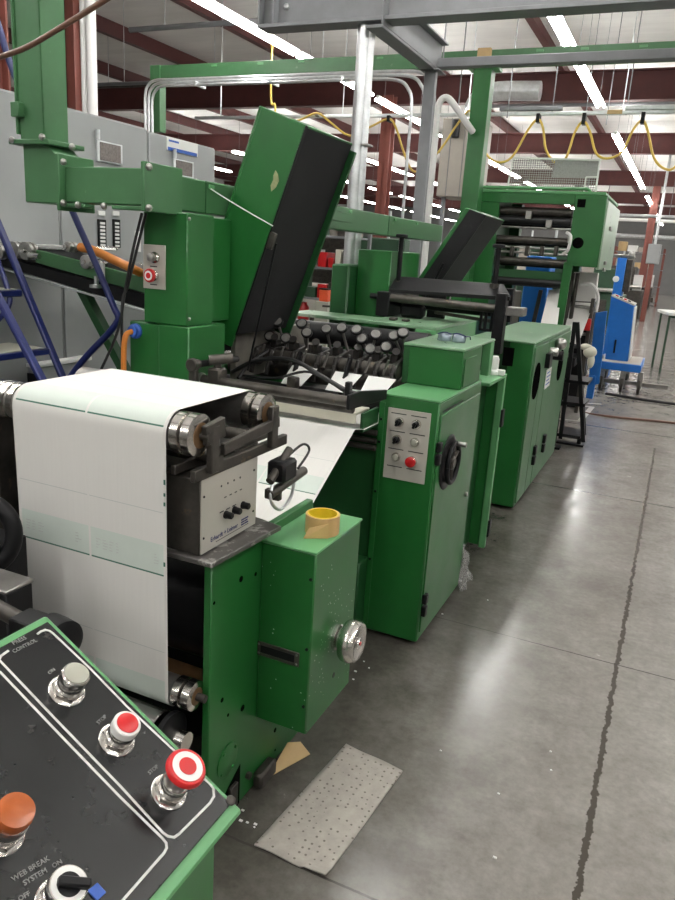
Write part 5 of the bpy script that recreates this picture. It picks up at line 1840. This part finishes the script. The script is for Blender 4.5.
for xx_ in (-5.2, -4.6, -4.1, -3.2, -1.6, -1.2, -.7, -.2):
    MB().box(xx_, xx_ + .07, 7.59, 7.60, z1g - .04, z1g - .02, .002).build('clip', GREENL, gf)
MB().box(1.3, 1.4, 7.6, 7.72, 0, z0g, .004).build('end_post', GREENF, gf)
# pipes on the gantry
cd_ = thing('conduit_bundle', 'three silver conduits along the green gantry bending down at both ends', 'conduit', (-4.3, 7.5, 3.3))
for i in range(3):
    yy_ = 7.52 - i * .045
    zz = 3.395 - i * .042
    xx_ = xl_ - .02 + i * .085
    xe_ = (at(429, 150, y=7.5).x, at(420, 150, y=7.47).x, at(408, 150, y=7.43).x)[i]
    pts = [(xx_, yy_, 2.25), (xx_, yy_, 2.9), (xx_, yy_, zz - .16), (xx_ + .045, yy_, zz - .05), (xx_ + .16, yy_, zz), (xx_ + .5, yy_, zz), (-4.2, yy_, zz), (xe_ - .5, yy_, zz), (xe_ - .17, yy_, zz - .02), (xe_ - .05, yy_, zz - .10), (xe_, yy_, zz - .25), (xe_, yy_, 2.6), (xe_, yy_, 1.2), (xe_, yy_, .02)]
    MB().tube(pts, .017, 8, sub=4).build('conduit', GALV, cd_)
for xx_ in (-5.3, -4.35, -3.5):
    MB().box(xx_, xx_ + .03, 7.40, 7.60, 3.30, 3.345, .003).build('clamp', GALV, cd_)
pts0 = at(427, 232, y=7.42)
wc_ = MB().tube([(pts0.x, 7.42, .02), (pts0.x, 7.42, 1.2), at(427, 232, y=7.42), at(430.5, 190, y=7.42), at(435, 140, y=7.42), at(437, 115, y=7.42), at(439, 104, y=7.42), at(444, 98, y=7.42), at(451, 101, y=7.42), at(468, 125, y=7.50), at(473, 132, y=7.55)], .032, 10, sub=5)
o = wc_.build('white_pipe', WHITE, None, (pts0.x, 7.42, 0))
tag(o, 'white pipe arching over beside the green gantry post', 'pipe')

# festoon rail with yellow hose
fr = thing('festoon_rail', 'grey ceiling rail carrying hose trolleys beyond the press', 'rail', (-2.3, 9, 3.25))
zr = at(580, 115, y=9).z
b = MB().box(-6.4, 2.6, 8.97, 9.03, zr - .0, zr + .035, .003)
b.build('track', GALV, fr)
MB().box(at(500, 111, y=9).x, at(562, 112, y=9).x, 8.96, 9.04, zr + .05, zr + .09, .004).build('cable_tray', BEAMG, fr)
MB().box(at(625, 112, y=9).x, 2.4, 8.96, 9.04, zr + .04, zr + .085, .004).build('cable_tray', GALV, fr)
MB().box(at(607, 113, y=8.95).x, at(622, 113, y=8.95).x, 8.955, 8.97, zr + .0, zr + .04, .002).build('warning_plate', TAN, fr)
for xx_ in (-6.0, -4.2, -2.6, -.9, .9, 2.3):
    MB().cyl((xx_, 9, zr + .03), (xx_, 9, ZC), .006, n=6).build('hanger_rod', GALV, fr)
hp = [(255, 150), (275, 128), (300, 120), (317, 113), (330, 122), (350, 136), (370, 127), (388.6, 119), (396, 128), (403, 150), (411, 169), (420, 170), (440, 150), (459, 122), (472, 112), (484, 150), (497, 162), (512, 157), (528, 130), (537.8, 119.5), (543, 128), (546, 150), (556, 163), (566, 158), (575, 132), (583.5, 121.5), (590, 132), (596, 153), (607, 158.5), (622, 152), (633, 130), (642.4, 120.5), (648, 132), (654, 158), (665, 169), (676, 166), (690, 140), (705, 122)]
pts = [at(px, py, y=8.94) for px, py in hp]
o = MB().tube(pts, .013, 8, sub=4).build('festoon_hose', YELLOW, None, at(583, 121, y=8.94))
tag(o, 'yellow hose looping in swags along the ceiling rail', 'hose')
for px, py in ((317, 113), (388.6, 119), (537.8, 119.5), (583.5, 121.5), (642.4, 120.5)):
    p = at(px, py, y=8.94)
    MB().box(p.x - .02, p.x + .02, 8.92, 9.02, p.z - .03, zr + .01, .003).build('trolley', BLACK, fr)
p = at(274, 90, y=9.0)
o = MB().tube([at(275, 128, y=8.92), at(275, 105, y=8.92), (p.x, 8.92, p.z), (p.x, 8.92, ZC - .02)], .014, 8).build('drop_hose', YELLOW, None, p)
tag(o, 'yellow hose dropping from the roof above the raised hood', 'hose')

# long grey pipes hung under the roof
for i, (a, c_, yy_, r, lab) in enumerate((((88, 85), (250, 52), 10.5, .03, 'upper grey pipe hung below the roof at upper left'), ((88, 86), (150, 76), 12.5, .05, 'thick dark pipe behind the green gantry end at upper left'),
                                          ((130, 30), (250, 22), 9.0, .035, 'grey strut rail hung on rods at the top left'), ((490, 105), (680, 75), 16.0, .06, 'dark pipe hung across the roof at upper right'))):
    p, q_ = at(*a, y=yy_), at(*c_, y=yy_)
    q_ = V((q_.x, q_.y, p.z)) if i != 0 else V((q_.x, q_.y, p.z))
    q_.x += 2.0
    t = thing('roof_pipe', lab, 'pipe', (p.x, yy_, p.z))
    MB().cyl(p, q_, r, n=12).build('pipe', BEAMG if i != 1 else STEELD, t)
    for f_ in (.15, .85):
        h_ = p + (q_ - p) * f_
        MB().cyl(h_, (h_.x, h_.y, ZC), .006, n=6).build('hanger_rod', GALV, t)
# rods and wires hanging to the right
for i, (px, py0, py1, yy_) in enumerate(((443, 0, 60, 6.3), (458, 62, 110, 7.9), (507, 50, 118, 8.9), (552, 60, 112, 9.0), (626, 60, 115, 9.0), (585, 55, 120, 11.0), (606, 70, 125, 11.5))):
    p = at(px, py1, y=yy_)
    o = MB().cyl((p.x, yy_, p.z), (p.x, yy_, ZC - .01), .006, n=6).build('hanger_rod', BEAMG, None, (p.x, yy_, p.z))
    tag(o, 'thin steel hanger rod dropping from the roof above the ceiling rail', 'hanger rod', 'hanger rods under the roof')

# ================================================================== RED BUILDING COLUMNS
for i, (px, py, yy_, w_, lab) in enumerate(((384, 180, 14.7, .22, 'red oxide building column seen between the silver and grey posts'),
                                            (74, 60, 7.0, .24, 'red building column behind the green trunking at upper left'),
                                            (641, 285, 31.0, .26, 'distant red-brown building column beyond the table, aisle end'),
                                            (-6, 60, 4.6, .16, 'red building column at the left edge of the photo'))):
    p = at(px, py, y=yy_)
    t = thing('building_column', lab, 'column', (p.x, yy_, 0))
    b = MB().box(p.x - w_ / 2, p.x + w_ / 2, yy_ - w_ / 2, yy_ - w_ / 2 + .02, .0, 4.618, 0).box(p.x - w_ / 2, p.x + w_ / 2, yy_ + w_ / 2 - .02, yy_ + w_ / 2, .0, 4.618, 0).box(p.x - .01, p.x + .01, yy_ - w_ / 2, yy_ + w_ / 2, .0, 4.618, 0)
    b.build('steel_section', REDCOL, t)
    MB().box(p.x - w_ * .7, p.x + w_ * .7, yy_ - w_ * .7, yy_ + w_ * .7, 0, .02, 0).build('base_plate', REDCOL, t)
p = at(88.5, 60, y=6.6)
t = thing('white_conduit', 'pair of white conduits running up beside the red column at upper left', 'conduit', (p.x, 6.6, 0))
for dx, r in ((-.06, .035), (.04, .055)):
    MB().cyl((p.x + dx, 6.6, 0), (p.x + dx, 6.6, ZC), r, n=14).build('conduit', WHITE, t)

# ================================================================== BACKGROUND
t = thing('dust_hopper', 'beige sheet-metal duct box high behind the green gantry post', 'duct', (-3.6, 12, 2.4))
p0, p1 = at(436, 196, y=12), at(468, 118, y=12)
MB().box(p0.x, p1.x + .2, 12, 12.8, p0.z, p1.z, .01).build('body', BEIGE, t)
for q in range(3):
    MB().box(p0.x + .15 + q * .22, p0.x + .16 + q * .22, 11.985, 12, p0.z, p1.z, .002).build('rib', BEAMG, t)
for q in (p0.x + .06, p1.x + .1):
    MB().box(q, q + .06, 12.1, 12.16, 0, p0.z, .003).build('leg', BEAMG, t)
MB().tube([(p1.x, 12.3, p1.z), (p1.x, 12.3, p1.z + .25), (p1.x + .25, 12.3, p1.z + .42), (p1.x + 1.0, 12.3, p1.z + .42)], .14, 14).build('round_duct', GALV, t)
p = at(455, 130, y=11.9)
MB().cyl((p.x, 11.94, p.z - .1), (p.x, 11.94, p.z + .15), .06).build('gauge', BLACK, t)

random.seed(21)
t = thing('supply_rack', 'cluttered supply rack seen between the raised hood and the silver column', 'rack', (-4.6, 10, 0))
xa, xb = at(312, 280, y=10).x, at(345, 280, y=10).x
for xx_ in (xa - .5, xb + .1):
    for yy_ in (10.0, 10.5):
        MB().box(xx_, xx_ + .05, yy_, yy_ + .05, 0, 2.1, .002).build('upright', BEAMG, t)
for zz in (.45, .9, 1.35, 1.8):
    MB().box(xa - .448, xb + .098, 10.0, 10.55, zz, zz + .03, .003).build('shelf', BEAMG, t)
cols = [OLIVE, GREYBTN, WHITE, STEELD, LABEL, BLACK, GREEND, RED, CREAM, STEELD, BEIGE]
k = 0
for zz in (.48, .93, 1.38, 1.83):
    xx_ = xa - .44
    while xx_ < xb + .0:
        w_ = min(random.uniform(.08, .2), xb + .09 - xx_)
        h_ = random.uniform(.12, .36)
        mt = random.choice(cols)
        b = MB()
        if random.random() < .5:
            b.box(xx_, xx_ + w_, 10.05, 10.35, zz, zz + h_, .006)
            nm, ct = 'supply_box', 'box'
        else:
            b.lathe((xx_ + w_ / 2, 10.2, zz), Z, [(w_ * .45, 0), (w_ * .48, .01), (w_ * .48, h_ * .8), (w_ * .3, h_ * .92), (w_ * .3, h_)], 16)
            nm, ct = 'supply_canister', 'canister'
        o = b.build(nm, mt, None, (xx_ + w_ / 2, 10.2, zz))
        tag(o, '%s on the cluttered supply rack behind the press' % ('plain box' if ct == 'box' else 'round canister'), ct, ct + ' clutter on the supply rack')
        xx_ += w_ + .03
p = at(325, 297, y=9.3)
o = thing('orange_bin', 'small bright orange-red bin in front of the cluttered supply rack', 'bin', (p.x, 9.3, 0))
MB().box(p.x - .065, p.x + .065, 9.24, 9.38, p.z - .06, p.z + .10, .01).build('body', mat('orange_red', (.75, .10, .03), .4), o)
MB().box(p.x - .075, p.x + .075, 9.23, 9.39, p.z + .10, p.z + .115, .004).build('lid', BLACK, o)
MB().box(p.x - .10, p.x + .10, 9.20, 9.42, 0, p.z - .06, .006).build('stand', GREYBTN, o)

# table at the right edge
tt = thing('work_table', 'white-topped table with thin dark green legs at the right edge of the aisle', 'table', (.5, 13.9, 0))
x0_ = at(657, 312, y=13.6).x
zt_ = at(660, 310.5, y=13.6).z
tdir = V((-.144, .72, 0)).normalized()
tper = V((tdir.y, -tdir.x, 0))
q0 = V((-.117, 13.3, 0)) - tdir * .08 - tper * .05
MB().prism([q0 + Z * (zt_ - .05), q0 + tper * 1.8 + Z * (zt_ - .05), q0 + tper * 1.8 + tdir * .95 + Z * (zt_ - .05), q0 + tdir * .95 + Z * (zt_ - .05)], (0, 0, .05), .008).build('table_top', WHITE, tt)
for u_ in (.05, 1.72):
    for v_ in (.08, .82):
        l_ = q0 + tper * u_ + tdir * v_
        MB().box(l_.x - .018, l_.x + .018, l_.y - .018, l_.y + .018, 0, zt_ - .05, .004).build('leg', OLIVE, tt)
a = q0 + tper * .05 + tdir * .08
MB().bar(a + Z * (zt_ - .07), a + tper * 1.67 + Z * (zt_ - .07), .02, .035).build('apron', OLIVE, tt)

p = at(654, 250, y=26)
t = thing('wall_panel_box', 'grey electrical box raised on a post far down the aisle', 'electrical box', (p.x, 26, 0))
MB().box(at(647.5, 250, y=26).x, at(661, 250, y=26).x, 26, 26.3, at(654, 264, y=26).z, at(654, 244, y=26).z, .01).build('box', GREY, t)
MB().box(p.x - .08, p.x + .08, 26.05, 26.2, 0, at(654, 264, y=26).z, .01).build('post', REDCOL, t)
MB().cyl((p.x, 26.15, at(654, 244, y=26).z), (p.x, 26.15, ZC), .04).build('conduit', GALV, t)

# row of machines in the distance
random.seed(5)


def machine(x, y, w_, d_, h_, mt, label):
    t = thing('factory_machine', label, 'machine', (x, y, 0))
    MB().box(x - w_ / 2, x + w_ / 2, y, y + d_, 0, h_ * .55, .02).build('base', mt, t)
    MB().box(x - w_ * .35, x + w_ * .30, y + .1, y + d_ * .8, h_ * .55, h_, .02).build('head', mt, t)
    MB().box(x - w_ * .25, x + w_ * .1, y - .02, y, h_ * .15, h_ * .45, .01).build('door', STEELD, t)
    MB().cyl((x - w_ * .45, y - .05, h_ * .62), (x + w_ * .45, y - .05, h_ * .62), .06, n=14).build('roller', CHROMED, t)
    MB().box(x + w_ * .28, x + w_ * .46, y + .1, y + .4, h_ * .55, h_ * .85, .01).build('control_box', LABEL, t)
    MB().cyl((x, y + d_ * .4, h_), (x, y + d_ * .4, h_ + .5), .03, n=8).build('stack_pipe', GALV, t)
    return t


spec = [(-2.05, 23.0, 1.1, 1.2, 1.6, OLIVE, 'dark green machine directly behind the tall blue column'),
        (-2.0, 27.0, 1.6, 1.5, 1.7, STEELD, 'dark steel machine far back left of the grey post box'),
        (-3.4, 33.0, 1.6, 1.5, 1.9, BEIGE, 'beige machine far down the hall, behind the dark steel machine'),
        (.75, 24.0, 1.3, 1.4, 1.9, OLIVE, 'dark green machine beyond the white-topped table'),
        (.9, 30.0, 1.4, 1.4, 2.0, STEELD, 'tall steel machine far behind the table'),
        (-5.2, 13.0, 1.6, 1.3, 1.9, OLIVE, 'dark green machine behind the supply rack'),
        (-6.9, 12.0, 1.4, 1.2, 1.8, BEIGE, 'beige machine left of the supply rack'),
        (-3.7, 15.0, 1.2, 1.2, 1.9, STEELD, 'dark machine behind the grey steel post'),
        (-2.9, 18.0, 1.4, 1.2, 2.0, OLIVE, 'dark green machine behind the far roller tower'),
        (-8.5, 18.0, 2.0, 1.5, 2.0, STEELD, 'wide dark machine far back on the left'),
        (-4.6, 24.0, 2.0, 1.5, 2.1, BEIGE, 'beige machine far behind the silver column')]
for s_ in spec:
    machine(*s_)
# drums and stools in the mid distance on the right
for i, (px, py, yy_, r, h_, mt, lab) in enumerate(((637, 300, 30.0, .33, 1.0, BLACK, 'large black drum beside the far aisle'), (627, 300, 17.5, .22, .8, OLIVE, 'dark green drum just right of the tall blue column'))):
    p = at(px, py, y=yy_)
    t = thing('drum', lab, 'drum', (p.x, yy_, 0))
    MB().lathe((p.x, yy_, 0), Z, [(r * .96, 0), (r, .02), (r, h_ * .33), (r * 1.03, h_ * .345), (r, h_ * .36), (r, h_ * .66), (r * 1.03, h_ * .675), (r, h_ * .69), (r, h_ - .01), (r * .95, h_)], 28).build('body', mt, t)
    MB().lathe((p.x + r * .5, yy_, h_), Z, [(.04, 0), (.04, .02)], 10).build('bung', STEEL, t)
p = at(641, 279, y=36)
o = thing('paper_sack', 'tan paper sack on a bench beyond the black drum', 'sack', (p.x, 36, .9))
MB().lathe((p.x, 36, p.z - .30), Z, [(.20, 0), (.22, .1), (.20, .28), (.09, .40), (.11, .48)], 18).build('body', TAN, o)
t = thing('work_bench', 'long bench with white bins far down the aisle', 'bench', (p.x, 36.1, 0))
zb_ = p.z - .30
MB().box(p.x - .9, p.x + .55, 35.75, 36.5, zb_ - .05, zb_ - .001, .01).build('bench_top', BEIGE, t)
for dx in (-.85, .45):
    for yy_ in (35.8, 36.4):
        MB().box(p.x + dx, p.x + dx + .06, yy_, yy_ + .06, 0, zb_ - .05, .004).build('leg', STEELD, t)
for i, dx in enumerate((-.75, -.45, .3)):
    o = MB().box(p.x + dx, p.x + dx + .22, 35.9, 36.2, zb_, zb_ + .3 + .1 * i, .01).build('parts_bin', [WHITE, GREYBTN, LABEL][i], None, (p.x + dx + .1, 36, zb_))
    tag(o, ['white parts bin at the left end of the far bench', 'grey-olive parts bin second from the left on the far bench', 'pale parts bin at the right end of the far bench'][i], 'bin')

# high pipes and racks at the far end of the aisle
random.seed(11)
for i, (xa, xb, yy_, zz, r, mt, lab) in enumerate(((-4.5, 5.5, 27.5, 3.35, .05, GALV, 'long silver pipe crossing above the far aisle, nearest of three'),
                                                   (-4.5, 6.5, 33.5, 3.55, .07, WHITE, 'white pipe crossing above the far aisle behind the silver pipe'),
                                                   (-5.5, 7.5, 41.0, 3.2, .10, GALV, 'thick silver pipe crossing the far end of the hall'))):
    t = thing('roof_pipe', lab, 'pipe', (xa, yy_, zz))
    MB().cyl((xa, yy_, zz), (xb, yy_, zz), r, n=12).build('pipe', mt, t)
    for f_ in (.1, .37, .63, .9):
        MB().cyl((xa + (xb - xa) * f_, yy_, zz), (xa + (xb - xa) * f_, yy_, ZC), .012, n=6).build('hanger_rod', BEAMG, t)
for i, (x0_, yy_, w_, h_, lab) in enumerate(((-3.2, 38.0, 2.2, 2.6, 'tall storage rack far down the hall left of the aisle'), (.4, 42.0, 2.4, 2.6, 'tall storage rack at the very end of the aisle'), (1.6, 27.0, 2.0, 2.2, 'storage rack at the right edge behind the table'))):
    t = thing('storage_rack', lab, 'rack', (x0_ + w_ / 2, yy_, 0))
    for dx in (0, w_ - .08):
        for dy in (0, .8):
            MB().box(x0_ + dx, x0_ + dx + .08, yy_ + dy, yy_ + dy + .08, 0, h_, .004).build('upright', REDCOL, t)
    nsh = 4
    for k_ in range(nsh):
        zz = .1 + k_ * (h_ - .35) / (nsh - 1)
        MB().box(x0_, x0_ + w_, yy_, yy_ + .88, zz, zz + .05, .004).build('shelf', BEAMG, t)
        xx_ = x0_ + .12
        while xx_ < x0_ + w_ - .35:
            bw = random.uniform(.22, .5)
            if xx_ + bw > x0_ + w_ - .1:
                break
            bh = random.uniform(.2, .45)
            o = MB().box(xx_, xx_ + bw, yy_ + .1, yy_ + .7, zz + .051, zz + .05 + bh, .01).build('carton', random.choice([TAN, LABEL, GREYBTN, OLIVE, BEIGE, STEELD]), None, (xx_ + bw / 2, yy_ + .4, zz + .05))
            tag(o, 'carton on the %s' % lab, 'carton', 'cartons on the ' + lab)
            xx_ += bw + .06
